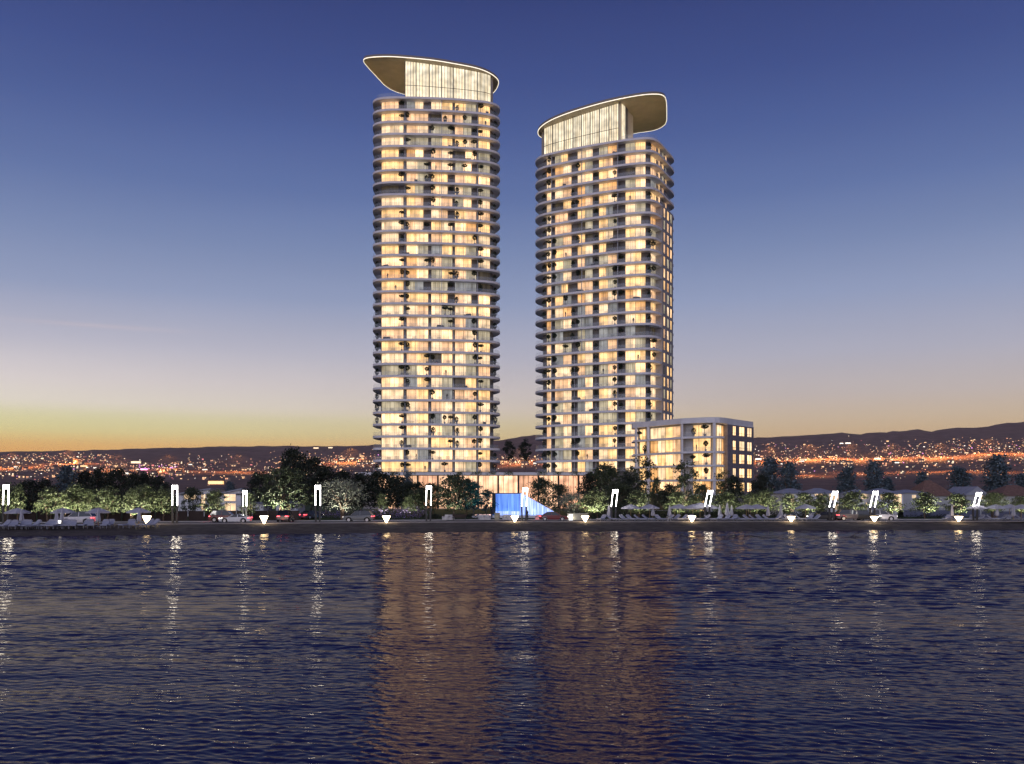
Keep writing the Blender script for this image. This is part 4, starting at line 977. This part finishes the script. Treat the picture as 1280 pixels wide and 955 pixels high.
car('parked_car', 'black car with a bright headlamp left of the pickup', 1082, 142.2, pi - .6, 'jet', (0.03, 0.03, 0.03), 'suv', scale=.95)
car('parked_car', 'pale pickup style car behind the cone lamp on the right', 1102, 142.5, pi - .3, 'pearl', (0.5, 0.46, 0.48), 'suv', False, scale=.95)

# ------------------------------------------------------------------ beach furniture
m_canvas = mat('parasol_canvas', (0.42, 0.41, 0.44), 0.85, 0.1, var=0.1, scale=2); m_wood = mat('parasol_pole', (0.34, 0.22, 0.11), 0.6, var=0.2)
m_bedg = mat('sunbed_cushion', (0.34, 0.35, 0.42), 0.85, 0.1, var=0.1, scale=2); m_bedf = mat('sunbed_frame', (0.2, 0.2, 0.22), 0.6, var=0.1)
def make_open():
    r = thing('beach_parasol', None, 'parasol'); b = MB(); n = 8
    rim = [(1.65 * cos(2 * pi * k / n), 1.65 * sin(2 * pi * k / n), 1.98) for k in range(n)]; mid = [(.8 * cos(2 * pi * k / n), .8 * sin(2 * pi * k / n), 2.34) for k in range(n)]
    for k in range(n):
        j = (k + 1) % n; m1 = tuple((rim[k][i] + rim[j][i]) / 2 * (1 if i == 2 else .96) - (.03 if i == 2 else 0) for i in range(3))
        b.face([rim[k], m1, mid[k]]); b.face([m1, rim[j], mid[j]]); b.face([m1, mid[j], mid[k]]); b.face([mid[k], mid[j], (0, 0, 2.58)])
        b.face([rim[k], m1, (m1[0], m1[1], m1[2] - .14), (rim[k][0], rim[k][1], 1.85)]); b.face([m1, rim[j], (rim[j][0], rim[j][1], 1.85), (m1[0], m1[1], m1[2] - .14)])
    b.build('canopy', m_canvas, r)
    b = MB(); b.tube((0, 0, -.1), (0, 0, 2.65), .045, .035, 8); b.build('pole', m_wood, r)
    b = MB(); b.lathe([(.001, .0), (.32, 0), (.32, .06), (.08, .12), (.08, .3), (.001, .3)], n=12); b.build('base', m_bedf, r)
    return r
def make_closed():
    r = thing('folded_parasol', None, 'parasol'); b = MB(); n = 10
    vs = []; prof = [(.26, .75), (.31, .95), (.22, 1.5), (.13, 2.1), (.03, 2.45)]
    for rr, z in prof:
        for k in range(n): q = rr * (1.12 if k % 2 else .82); vs.append((q * cos(2 * pi * k / n), q * sin(2 * pi * k / n), z + (.04 if k % 2 else 0)))
    b.mesh(vs, [(j * n + k, j * n + (k + 1) % n, (j + 1) * n + (k + 1) % n, (j + 1) * n + k) for j in range(len(prof) - 1) for k in range(n)]); b.build('canopy', m_canvas, r)
    b = MB(); b.tube((0, 0, -.1), (0, 0, 2.52), .04, .03, 8); b.build('pole', m_wood, r)
    b = MB(); b.lathe([(.001, .0), (.3, 0), (.3, .06), (.08, .12), (.001, .12)], n=12); b.build('base', m_bedf, r)
    return r
def make_bed():
    r = thing('sun_lounger', None, 'sun lounger'); b = MB()
    for s_ in (-.32, .32): b.box(s_ - .03, -1.0, .22, s_ + .03, .95, .29)
    for y in (-.9, .3, .85):
        for s_ in (-.32, .32): b.box(s_ - .035, y - .03, -.05, s_ + .035, y + .03, .22)
    b.build('frame', m_bedf, r)
    b = MB(); b.beam((0, -1.0, .35), (0, .28, .35), .68, .12); b.build('seat_cushion', m_bedg, r)
    b = MB(); b.beam((0, .29, .36), (0, .95, .80), .68, .12); b.build('back_cushion', m_bedg, r)
    b = MB(); b.beam((0, .77, .79), (0, .93, .90), .5, .09); b.build('pillow', m_canvas, r)
    return r
PO, PC, BED = make_open(), make_closed(), make_bed(); first = {}
def place(proto, px, Y, rz, z, label, group, s=1.0):
    loc = (PX(px, Y), Y, z); sc = (s,) * 3
    if proto.name not in first:
        first[proto.name] = 1; proto.location = loc; proto.rotation_euler = (0, 0, rz); proto.scale = sc; tag(proto, label, None, group); return proto
    return dup(proto, loc, rz, label, group, sc)
LO = [(22, 'open grey parasol over the leftmost sunbeds at the left edge'), (79, 'open grey parasol beside the bonnet of the white off-road car'), (122.5, 'open grey parasol over the tail of the white off-road car'), (173, 'open grey parasol left of the first cone lamp')]
for px, lb in LO:
    Y = yp(PX(px, 124)) - 3.0; place(PO, px, Y, random.random(), -0.22, lb, 'open beach parasols')
LC = [(27, 'folded parasol beneath the leftmost open parasol'), (71, 'left of two folded parasols by the white table'), (77.5, 'right of two folded parasols by the white table'), (123, 'folded parasol in front of the tail of the white car'), (174, 'folded parasol just left of the first cone lamp')]
for px, lb in LC:
    Y = yp(PX(px, 122)) - 4.6; place(PC, px, Y, random.random(), -0.25, lb, 'folded beach parasols')
RO = [(788.5, 'open parasol leftmost on the central beach'), (812, 'second open parasol from the left on the central beach'), (849, 'third open parasol from the left on the central beach'), (866, 'open parasol left behind the cone lamp at the low block'), (875, 'taller open parasol right behind the cone lamp at the low block'), (886, 'open parasol below the leaning column at the low block'),
      (933, 'open parasol below the brick wing, left of a close pair'), (946, 'open parasol below the brick wing, right of a close pair'), (1007, 'single open parasol under the pale villa, left of the dark saloon'),
      (1221, 'open parasol below the last light column'), (1245, 'open parasol second from the last light column'), (1262, 'open parasol third from the last light column'), (1277, 'open parasol at the right edge')]
for i, (px, lb) in enumerate(RO):
    place(PO, px, 139.5 + (i % 3) * 1.1, random.random(), -0.0, lb, 'open beach parasols', 1.0 if px != 875 else 1.1)
RC = [(761, 'folded parasol left of the leaning column under the shorter tower'), (816, 'folded parasol between the second and third central open parasols'), (837, 'folded parasol just left of the third central open parasol'), (899.5, 'folded parasol right of the leaning column at the low block'), (909, 'tallest folded parasol, middle of three below the brick wing'), (914.5, 'folded parasol, right one of three below the brick wing'),
      (960, 'folded parasol right of the close pair of open ones'), (976, 'folded parasol left of the eighth cone lamp'), (1190, 'lone folded parasol left of the last cone lamp'), (1246.5, 'folded parasol in front of the second right-end open parasol'), (1267, 'folded parasol near the right edge')]
for i, (px, lb) in enumerate(RC):
    place(PC, px, 138.5 + (i % 2), random.random(), 0, lb, 'folded beach parasols', 1.0 if px != 909 else 1.15)
LB_ = [4, 11, 17, 27, 34, 40, 55, 62, 68, 80, 86, 91, 106, 113, 131, 137, 159, 165, 183, 189]
for i, px in enumerate(LB_):
    Y = yp(PX(px, 121)) - 5.8 - (i % 3) * .5
    place(BED, px, Y, random.uniform(-.5, .5), -0.28, f'grey sun lounger on the left beach, {ORD[i + 1]} from the left edge', 'sun loungers on the left beach', 1.2)
i = 0
MB_ = [752, 766, 781, 790, 801, 811, 826, 834, 843, 852, 861, 871, 880, 889, 898, 907, 917, 926, 937, 945, 952, 962, 969, 980, 988, 996, 1003, 1010, 1018]
for i, px in enumerate(MB_):
    place(BED, px, 137.3 + (i % 3) * .5, random.choice([-1, 1]) * random.uniform(.5, 1.3), 0.0, f'grey sun lounger of the central beach row, {ORD[i + 1]} counted from its left end', 'sun loungers on the central beach', 1.08)
RB_ = [1183, 1192, 1205, 1214, 1224, 1233, 1242, 1252, 1261, 1271, 1279]
for i, px in enumerate(RB_):
    place(BED, px, 140.0 + (i % 2) * .6, random.choice([-1, 1]) * random.uniform(.5, 1.3), 0.0, f'grey sun lounger of the right beach group, {ORD[i + 1]} counted from its left end', 'sun loungers on the right beach')
def table(label, px, Y, z, items=True):
    r = thing('beach_table', label, 'table', (PX(px, Y), Y, z)); b = MB(); b.lathe([(.001, .62), (.4, .62), (.4, .67), (.001, .67)], n=14); b.build('tabletop', M_white, r)
    for k in range(3):
        a = k * 2.1; b = MB(); b.tube((.32 * cos(a), .32 * sin(a), -.05), (.12 * cos(a), .12 * sin(a), .62), .03, .025, 6); b.build('leg', M_white, r)
    return r
table('small white table below the two folded parasols on the left', 74, yp(PX(74, 120)) - 6.6, -.3)
table('small white table among the central sunbeds, below the third open parasol', 836, 137.0, 0)
b = MB(); b.lathe([(.001, 0), (.13, 0), (.19, .32), (.19, .36), (.001, .36)], n=12); o = b.build('glowing_vessel', emitmat('vessel_glow', (1, .95, .85), 2.5)); o.location = (PX(74.5, yp(PX(74, 120)) - 6.6), yp(PX(74, 120)) - 6.6, .372)  # bucket-shaped vessel given an even white glow
tag(o, 'bright white lantern standing on the small left beach table', 'vessel')
def armchair(label, px, Y, c, rz, group):
    r = thing('lounge_chair', label, 'armchair', (PX(px, Y), Y, 0), rz, group); b = MB(); b.box(-.4, -.4, .05, .4, .35, .42); b.build('seat', c, r)
    b = MB(); b.box(-.4, .36, .05, .4, .5, .85); b.build('backrest', c, r)
    for s_ in (-1, 1): b = MB(); b.box(s_ * .42 - .07 * (s_ < 0) , -.4, .05, s_ * .42 + .07 * (s_ > 0), .5, .6); b.build('armrest', c, r)
    return r
m_offw = mat('offwhite_fabric', (0.5, 0.48, 0.47), 0.8, var=0.1)
for px, lb in ((557.5, 'white lounge chair left of a close pair on the promenade'), (563.5, 'white lounge chair right of a close pair on the promenade'), (602, 'white lounge chair by the pool, left of the waterfall'), (609, 'second white lounge chair by the pool beside the dark edge'), (632, 'white lounge chair below the blue water sheet, left one'), (637.5, 'white lounge chair below the blue water sheet, right one'), (673, 'bright white seat at the foot of the sloping flank')):
    armchair(lb, px, 142.5, m_offw, random.uniform(-.4, .4), 'white lounge chairs by the pool')
def bench(label, px, Y, m):
    r = thing('bench', label, 'bench', (PX(px, Y), Y, 0)); b = MB(); b.box(-1.1, -.25, .38, 1.1, .25, .46); b.build('seat', m, r)
    b = MB(); b.box(-1.1, .26, .5, 1.1, .32, .9); b.build('backrest', m, r)
    for s_ in (-.95, .95): b = MB(); b.box(s_ - .05, -.22, -.02, s_ + .05, .22, .378); b.build('leg', m_pole, r)
bench('dark bench on the promenade right of two white lounge chairs', 574, 142, m_fence)
b = MB(); b.lathe([(.001, 0), (.42, 0), (.46, 1.2), (.40, 1.2), (.40, 1.05), (.001, 1.05)], n=18); o = b.build('planter', mat('stone_planter', (0.36, 0.33, 0.24), .8, var=.2)); o.location = (PX(621.5, 141), 141, 0); tag(o, 'tall beige stone planter left of the waterfall cone lamp', 'planter')
b = MB(); b.prism([(-1.6, -.4), (1.6, -.4), (1.7, .4), (-1.6, .4)], 0, 1.0); b.prism([(-1.68, -.46), (1.68, -.46), (1.78, .46), (-1.68, .46)], 1.003, 1.1); o = b.build('bar_counter', mat('bar_counter', (0.38, 0.36, 0.28), .8, var=.15)); o.location = (PX(722, 142), 142, 0); tag(o, 'low beige beach bar counter right of the dark red car', 'counter')
b = MB(); b.box(-.3, -.12, 0, .3, .12, .9); b.box(-.34, -.15, .9, .34, .15, .96); o = b.build('display_board', emitmat('board_glow', (.9, .95, 1), 1.1)); o.location = (PX(713.5, 141), 141, .0); tag(o, 'small white lit board at the left end of the bar counter', 'sign')

# ------------------------------------------------------------------ people
m_cloth = mat('dark_clothes', (0.03, 0.03, 0.04), .9, var=.2)
def person_mesh(name, walk=.18, arm=.1):
    me = bpy.data.meshes.new(name + '_skin')
    J = [(0, 0, .95), (0, .01, 1.2), (0, 0, 1.42), (0, -.01, 1.54), (0, -.03, 1.68), (.1, walk * .2, .9), (.11, -walk * .4, .5), (.11, walk, .06), (.11, walk - .16, .03), (-.1, -walk * .2, .9), (-.11, -walk * .5, .5), (-.11, -walk, .06), (-.11, -walk - .16, .03),
         (.2, 0, 1.4), (.25, arm, 1.12), (.24, -arm * .8, .88), (.24, -arm - .04, .79), (-.2, 0, 1.4), (-.25, -arm, 1.12), (-.24, -arm * 1.6 - .03, .88), (-.24, -arm * 2 - .04, .79)]
    E = [(0, 1), (1, 2), (2, 3), (3, 4), (0, 5), (5, 6), (6, 7), (7, 8), (0, 9), (9, 10), (10, 11), (11, 12), (2, 13), (13, 14), (14, 15), (15, 16), (2, 17), (17, 18), (18, 19), (19, 20)]
    Rr = [.15, .14, .15, .06, .105, .1, .07, .045, .04, .1, .07, .045, .04, .07, .05, .04, .035, .07, .05, .04, .035]
    me.from_pydata(J, E, []); o = bpy.data.objects.new(name + '_tmp', me); C.objects.link(o)
    md = o.modifiers.new('skin', 'SKIN'); 
    for v, r in zip(me.skin_vertices[0].data, Rr): v.radius = (r, r * .8)
    me.skin_vertices[0].data[0].use_root = True
    o.modifiers.new('sub', 'SUBSURF').levels = 1
    dg = bpy.context.evaluated_depsgraph_get(); m2 = bpy.data.meshes.new_from_object(o.evaluated_get(dg)); m2.name = name
    bpy.data.objects.remove(o); m2.materials.clear(); m2.materials.append(m_cloth); return m2
PM = [person_mesh('person'), person_mesh('person', .04, .03), person_mesh('person', .28, .2)]
def person(loc, rz, label, cat='person', v=None, group=None):
    o = bpy.data.objects.new('person', random.choice(PM) if v is None else PM[v]); C.objects.link(o); o.location = loc; o.rotation_euler = (0, 0, rz); return tag(o, label, cat, group)
person((PX(659, 139), 139, 0), .6, 'person in dark clothes walking right of the waterfall light column', v=2)
person((PX(614.5, 150), 150, 0), 2.0, 'person in dark clothes by the pool left of the waterfall', v=1)

# ------------------------------------------------------------------ things on the balconies
L_pot = leafmat('balcony_leaves', (0.008, 0.018, 0.010), (0.03, 0.048, 0.026)); m_pot = mat('pot_grey', (0.2, 0.2, 0.2), .7, var=.1)
def pot_proto(kind):
    b = MB(); b.lathe([(.001, 0), (.2, 0), (.26, .42), (.001, .42)], n=8, mi=1)
    if kind == 'ball':
        b.tube((0, 0, .4), (.03, 0, 1.35), .06, .05, 5, 2); h0, h1, r = 1.15, 2.25, .56
    elif kind == 'flat':
        b.tube((0, 0, .4), (-.05, 0, 1.5), .06, .05, 5, 2); h0, h1, r = 1.45, 2.1, .8
    else: h0, h1, r = .4, 1.9, .55
    for _ in range(230):
        a = random.uniform(0, 6.28); t = random.random(); k = sqrt(random.random()) * sqrt(max(.05, 1 - (2 * t - 1) ** 2)) * r
        rot_quad(b, Vector((cos(a) * k, sin(a) * k, h0 + (h1 - h0) * t)), random.uniform(.18, .36))
    o = b.build('potted_tree', [L_pot, m_pot, M_bark]); return o
POTS = {k: pot_proto(k) for k in ('ball', 'flat', 'bush')}
KW = {'ball': 'round-headed potted tree', 'flat': 'flat-topped potted tree', 'bush': 'bushy potted shrub'}
usedp = set()
def pot(kind, loc, label, group):
    p = POTS[kind]
    if kind not in usedp: usedp.add(kind); o = p
    else: o = p.copy(); C.objects.link(o)
    s = random.uniform(1.0, 1.28); o.location = loc; o.rotation_euler = (0, 0, random.uniform(0, 6.28)); o.scale = (s, s, s)
    return tag(o, label, 'potted plant', group)
m_sofa = mat('balcony_sofa', (0.03, 0.03, 0.035), .8, var=.1)
b = MB(); b.box(-.8, -.35, .12, .8, .3, .42); b.box(-.8, .31, .12, .8, .45, .78); b.box(-.95, -.35, .1, -.81, .45, .58); b.box(.81, -.35, .1, .95, .45, .58)
for sx in (-.85, .85):
    for sy in (-.28, .38): b.box(sx - .03, sy - .03, 0, sx + .03, sy + .03, .098)
SOFA = b.build('balcony_sofa', m_sofa)
sofa1 = [0]
SPOT1 = [(471, 'bush', 'at the far left end'), (502.5, 'flat', 'left of the first pier'), (509.5, 'ball', 'right of the first pier'), (533.5, 'flat', 'left of the second pier'), (541, 'ball', 'right of the second pier'), (563.5, 'flat', 'left of the third pier'),
         (571, 'bush', 'right of the third pier'), (593, 'ball', 'left of the fourth pier'), (600.5, 'flat', 'right of the fourth pier'), (618.5, 'bush', 'at the far right end'), (556, 'ball', 'in the middle bay'), (581, 'ball', 'in the fourth bay')]
SPOT2 = [(680, 'bush', 'at the far left end'), (686, 'ball', 'in the narrow left bay'), (693.5, 'ball', 'at the second pier'), (716, 'bush', 'at the third pier'), (722.5, 'ball', 'right of the third pier'), (745, 'bush', 'at the fourth pier'), (768.5, 'ball', 'left of the fifth pier'), (776, 'flat', 'at the fifth pier'), (812, 'bush', 'at the right corner'), (817, 'ball', 'just past the right corner'), (707, 'ball', 'in the second bay')]
W1 = [.75, .5, .55, .4, .42, .45, .45, .5, .5, .8, .12, .14]; W2 = [.6, .45, .45, .5, .3, .6, .45, .55, .6, .35, .16]
def balcony_items(out, nfl, spots, wts, nm, tops, cap_, np_, ns_, og):
    cand = [(k, s) for k in range(nfl) for s, w in zip(spots, wts) if random.random() < w]
    random.shuffle(cand); cand = cand[:cap_]
    mid = inset(out, 1.15)
    for k, (px, kind, where) in cand:
        if kind != 'bush' and random.random() < .3: kind = random.choice(['ball', 'flat', 'bush'])
        q = hit(mid, px + random.uniform(-.6, .6)); z = 10 + k * FLOOR + .08
        pot(kind, (q[0], q[1], z), f'{KW[kind]}, {nm} tower, {ORD[nfl - k]} storey from top, {where}', f'potted plants on the {nm} tower balconies')
    fl = random.sample(range(nfl), min(nfl, np_ + ns_))
    a, c = (480, 610) if nm == 'taller' else (696, 803)
    for i, k in enumerate(fl):
        px = random.uniform(a, c); q = hit(mid, px); z = 10 + k * FLOOR + .075
        if i < np_: person((q[0], q[1], z), random.uniform(0, 6.28), f'tiny person on the {nm} tower balcony, {ORD[nfl - k]} storey from the top', v=random.choice([0, 1]), group=f'people on the {nm} tower')
        else:
            o = SOFA if not sofa1[0] else SOFA.copy()
            if sofa1[0]: C.objects.link(o)
            sofa1[0] = 1; o.location = (q[0], q[1], z); o.rotation_euler = (0, 0, random.choice([0, .4, -.5, pi / 2])); tag(o, f'dark balcony sofa on the {nm} tower, {ORD[nfl - k]} storey from the top', 'sofa', f'balcony sofas on the {nm} tower')
balcony_items(OUT1, 31, SPOT1, W1, 'taller', 113, 152, 11, 16, OG1)
balcony_items(OUT2, 27, SPOT2, W2, 'shorter', 99, 128, 9, 13, OG2)
mid = inset(LRo, .8)
for i, (px, kind, lv, where) in enumerate([(867, 'bush', 4, 'top balcony, left'), (881, 'flat', 4, 'top balcony, right'), (882, 'ball', 3, 'second balcony from the top'), (866, 'flat', 2, 'middle balcony, left'), (883, 'flat', 2, 'middle balcony, right'), (882.5, 'ball', 1, 'fourth balcony from the top'), (799.5, 'flat', 4, 'small top left balcony'), (806, 'bush', 3, 'small second left balcony')]):
    q = hit(mid, px); pot(kind, (q[0], q[1], levels[lv] + .11), f'{KW[kind]} on the low block, {where}', 'potted plants on the low block')
q = hit(mid, 870.5); person((q[0], q[1], levels[3] + .11), 1, 'tiny person on the low block, second balcony from the top', v=1)
for zt, cx_, cy_, og in ((ZT1, PX(492, 250), 250, 0), (ZT1, PX(482, 247), 247.5, 0), (ZT1, PX(487, 255), 255.5, 0), (ZT2, PX(800, 247), 247, 0), (ZT2, PX(812, 244), 243, 0), (ZT2, PX(815, 250), 251, 0)):
    lamp('terrace_light', (cx_, cy_, zt + .4), 420, (1.0, 0.78, 0.42), .2)

# ------------------------------------------------------------------ the far city on the slopes
glow = [emitmat('city_orange', (1.0, 0.36, 0.07), 1.5), emitmat('city_amber', (1.0, 0.52, 0.15), 1.7), emitmat('city_cream', (1.0, 0.72, 0.38), 1.9), emitmat('city_white', (1.0, 0.88, 0.7), 2.6), emitmat('city_red', (1.0, 0.16, 0.09), 1.3), emitmat('city_pink', (1.0, 0.3, 0.9), 2.6)]
m_fw = [mat('far_wall_a', (0.3, 0.22, 0.17), .9, var=.2, scale=.05), mat('far_wall_b', (0.2, 0.13, 0.11), .9, var=.2, scale=.05)]
m_fr = mat('far_roof', (0.12, 0.065, 0.05), .9, var=.2, scale=.05)
def surf(px, py):
    """point of the slope whose height above the horizon matches"""
    lo, hi = 0.0, 1.0
    for _ in range(30):
        m = (lo + hi) / 2; p = hill_pt(px, m); y = HZ - (p.z - CZ) * F / p.y
        if y > py: lo = m
        else: hi = m
    return hill_pt(px, lo)
def city_px():
    while True:
        px = random.uniform(-140, 1420); r = ridge(px)
        if px < 140: y = random.choice([random.gauss(573, 4), random.gauss(584, 7), random.uniform(566, 606)])
        elif px < 225: y = random.gauss(588, 6)
        elif px < 350: y = random.gauss(585, 9)
        elif px < 470: y = random.choice([random.gauss(576, 4), random.gauss(582, 7)])
        elif px < 620: y = random.gauss(578, 6)
        elif px < 680: y = random.gauss(577, 4)
        elif px < 940: y = random.gauss(577, 6)
        elif px < 1100: y = random.choice([random.gauss(576, 3), random.gauss(568, 8), random.uniform(556, 600)])
        else: y = random.choice([random.gauss(575, 4), random.gauss(566, 6), random.uniform(552, 600)])
        if px > 1190 and random.random() < .35: y = random.uniform(548, 566)
        if y < r + 4 or y > 612: continue
        if px < 350 and 225 < px and random.random() < .5: continue
        return px, y
# houses one can still make out: nearest ones as things of their own
def far_house_mesh(lit):
    b = MB(); w, d, h = 1, .8, .62
    b.box(-w / 2, -d / 2, -.6, w / 2, d / 2, h, 0)
    b.mesh([(-.55, -.45, h), (.55, -.45, h), (.55, .45, h), (-.55, .45, h), (-.55, 0, h + .3), (.55, 0, h + .3)], [(0, 1, 5, 4), (2, 3, 4, 5), (1, 2, 5), (3, 0, 4)], 1)
    for x0, x1, z0, z1 in lit: b.face([(x0, -d / 2 - .01, z0), (x1, -d / 2 - .01, z0), (x1, -d / 2 - .01, z1), (x0, -d / 2 - .01, z1)], 2)
    return b
FH = []
for k in range(8):
    lit = random.sample([(-.42, -.2, .1, .45), (-.1, .12, .1, .45), (.2, .42, .1, .45), (-.42, -.1, -.25, 0), (.1, .4, -.25, 0)], 2 + k % 2)
    o = far_house_mesh(lit).build('far_house', [m_fw[k % 2], m_fr, glow[[1, 2, 0, 1, 2, 3, 1, 0][k]]]); FH.append(o)
spots = sorted([city_px() for _ in range(560)], key=lambda p: -p[1])[:260]
for i, (px, py) in enumerate(spots):
    p = surf(px, py); o = FH[i] if i < len(FH) else FH[i % len(FH)].copy()
    if i >= len(FH): C.objects.link(o)
    s = random.uniform(7, 13) * (1 + p.y / 5000); o.location = (p.x, p.y, p.z + s * .3); o.scale = (s * random.uniform(.8, 1.5), s, s * random.uniform(.6, .9)); o.rotation_euler = (0, 0, random.uniform(-.5, .5))
    tag(o, 'tiny far house with lit windows on the city slope', 'house', 'far houses on the city slopes')
b = MB()
for _ in range(5000):
    px, py = city_px(); p = surf(px, py); pxm = p.y / F      # metres per photo pixel there
    k = random.choices(range(6), [40, 32, 15, 5, 8, 1.2])[0]
    big = random.random() < .07
    if 160 < px < 225 and py > 582 and random.random() < .25: k = 5
    w = random.uniform(.4, 1.0) * pxm * (2.2 if big else 1); h = w * random.uniform(.4, .8)
    z = p.z + random.uniform(3, 9); b.box(p.x - w / 2, p.y - w / 2, z - h / 2, p.x + w / 2, p.y + w / 2, z + h / 2, k)
o = b.build('city_lights', glow); o['kind'] = 'stuff'
for px, py, w, k in ((170, 579.5, 11, 2), (215, 586, 6, 5), (180, 588, 8, 5), (155, 587, 5, 3), (104, 584, 9, 1), (137, 582, 4, 0), (1004, 576, 8, 2), (1097, 574.5, 7, 3), (1052, 555, 4, 3), (1060, 555, 6, 3), (948, 575, 7, 3), (440, 574, 5, 2), (452, 571, 5, 1), (427, 575, 5, 2), (270, 606, 18, 1), (1208, 567, 4, 2), (1226, 576, 5, 1), (1111, 576, 10, 1), (413, 560.5, 5, 2), (395, 561, 6, 2)):
    p = surf(px, py); pm = p.y / F; b = MB(); w_ = w * pm * .5; h_ = max(.9, w * .22) * pm
    b.box(-w_, -w_ * .3, 0, w_, w_ * .3, h_, 0); b.box(-w_ * 1.05, -w_ * .34, h_ + .05, w_ * 1.05, w_ * .34, h_ + h_ * .3, 1)
    o = b.build('lit_hall', [glow[k], m_fr]); o.location = (p.x, p.y, p.z + 2)
    tag(o, 'wide brightly lit building far off in the city lights', 'building', 'bright halls in the far city')
# unseen lamps added high over the slopes for the city's sodium orange wash
for px, py, wt in ((20, 585, 1), (90, 580, 1), (150, 588, 1), (215, 590, .8), (300, 590, .7), (440, 578, 1.2), (650, 580, .6), (540, 580, .8), (760, 578, .9), (860, 578, 1), (1360, 570, 1), (-140, 585, 1), (960, 578, 1.2), (1010, 575, 1.3), (1060, 574, 1.2), (1110, 574, 1.2), (1170, 573, 1.2), (1230, 568, 1.2), (1290, 568, 1), (1000, 594, .6), (1080, 592, .6), (1160, 590, .6), (1230, 590, .6), (-60, 585, 1)):
    p = surf(px, py); spot('slope_wash_lamp', (p.x, p.y - 40, p.z + 85), 1.2e6 * wt * (p.y / 2500) ** 2, (1.0, 0.42, 0.12), 4, True, 155)

# ------------------------------------------------------------------ evening haze over land and water
hz = bpy.data.materials.new('evening_haze'); hz.use_nodes = True; nt = hz.node_tree; nt.nodes.clear()
o = nt.nodes.new('ShaderNodeOutputMaterial'); v = nt.nodes.new('ShaderNodeVolumePrincipled')
v.inputs['Color'].default_value = (0.97, 0.80, 0.74, 1); v.inputs['Density'].default_value = HAZE; v.inputs['Anisotropy'].default_value = 0.0
nt.links.new(v.outputs[0], o.inputs['Volume'])
b = MB(); b.box(-17000, -700, -7.2, 17000, 10500, 640); o = b.build('haze', hz); o['kind'] = 'stuff'
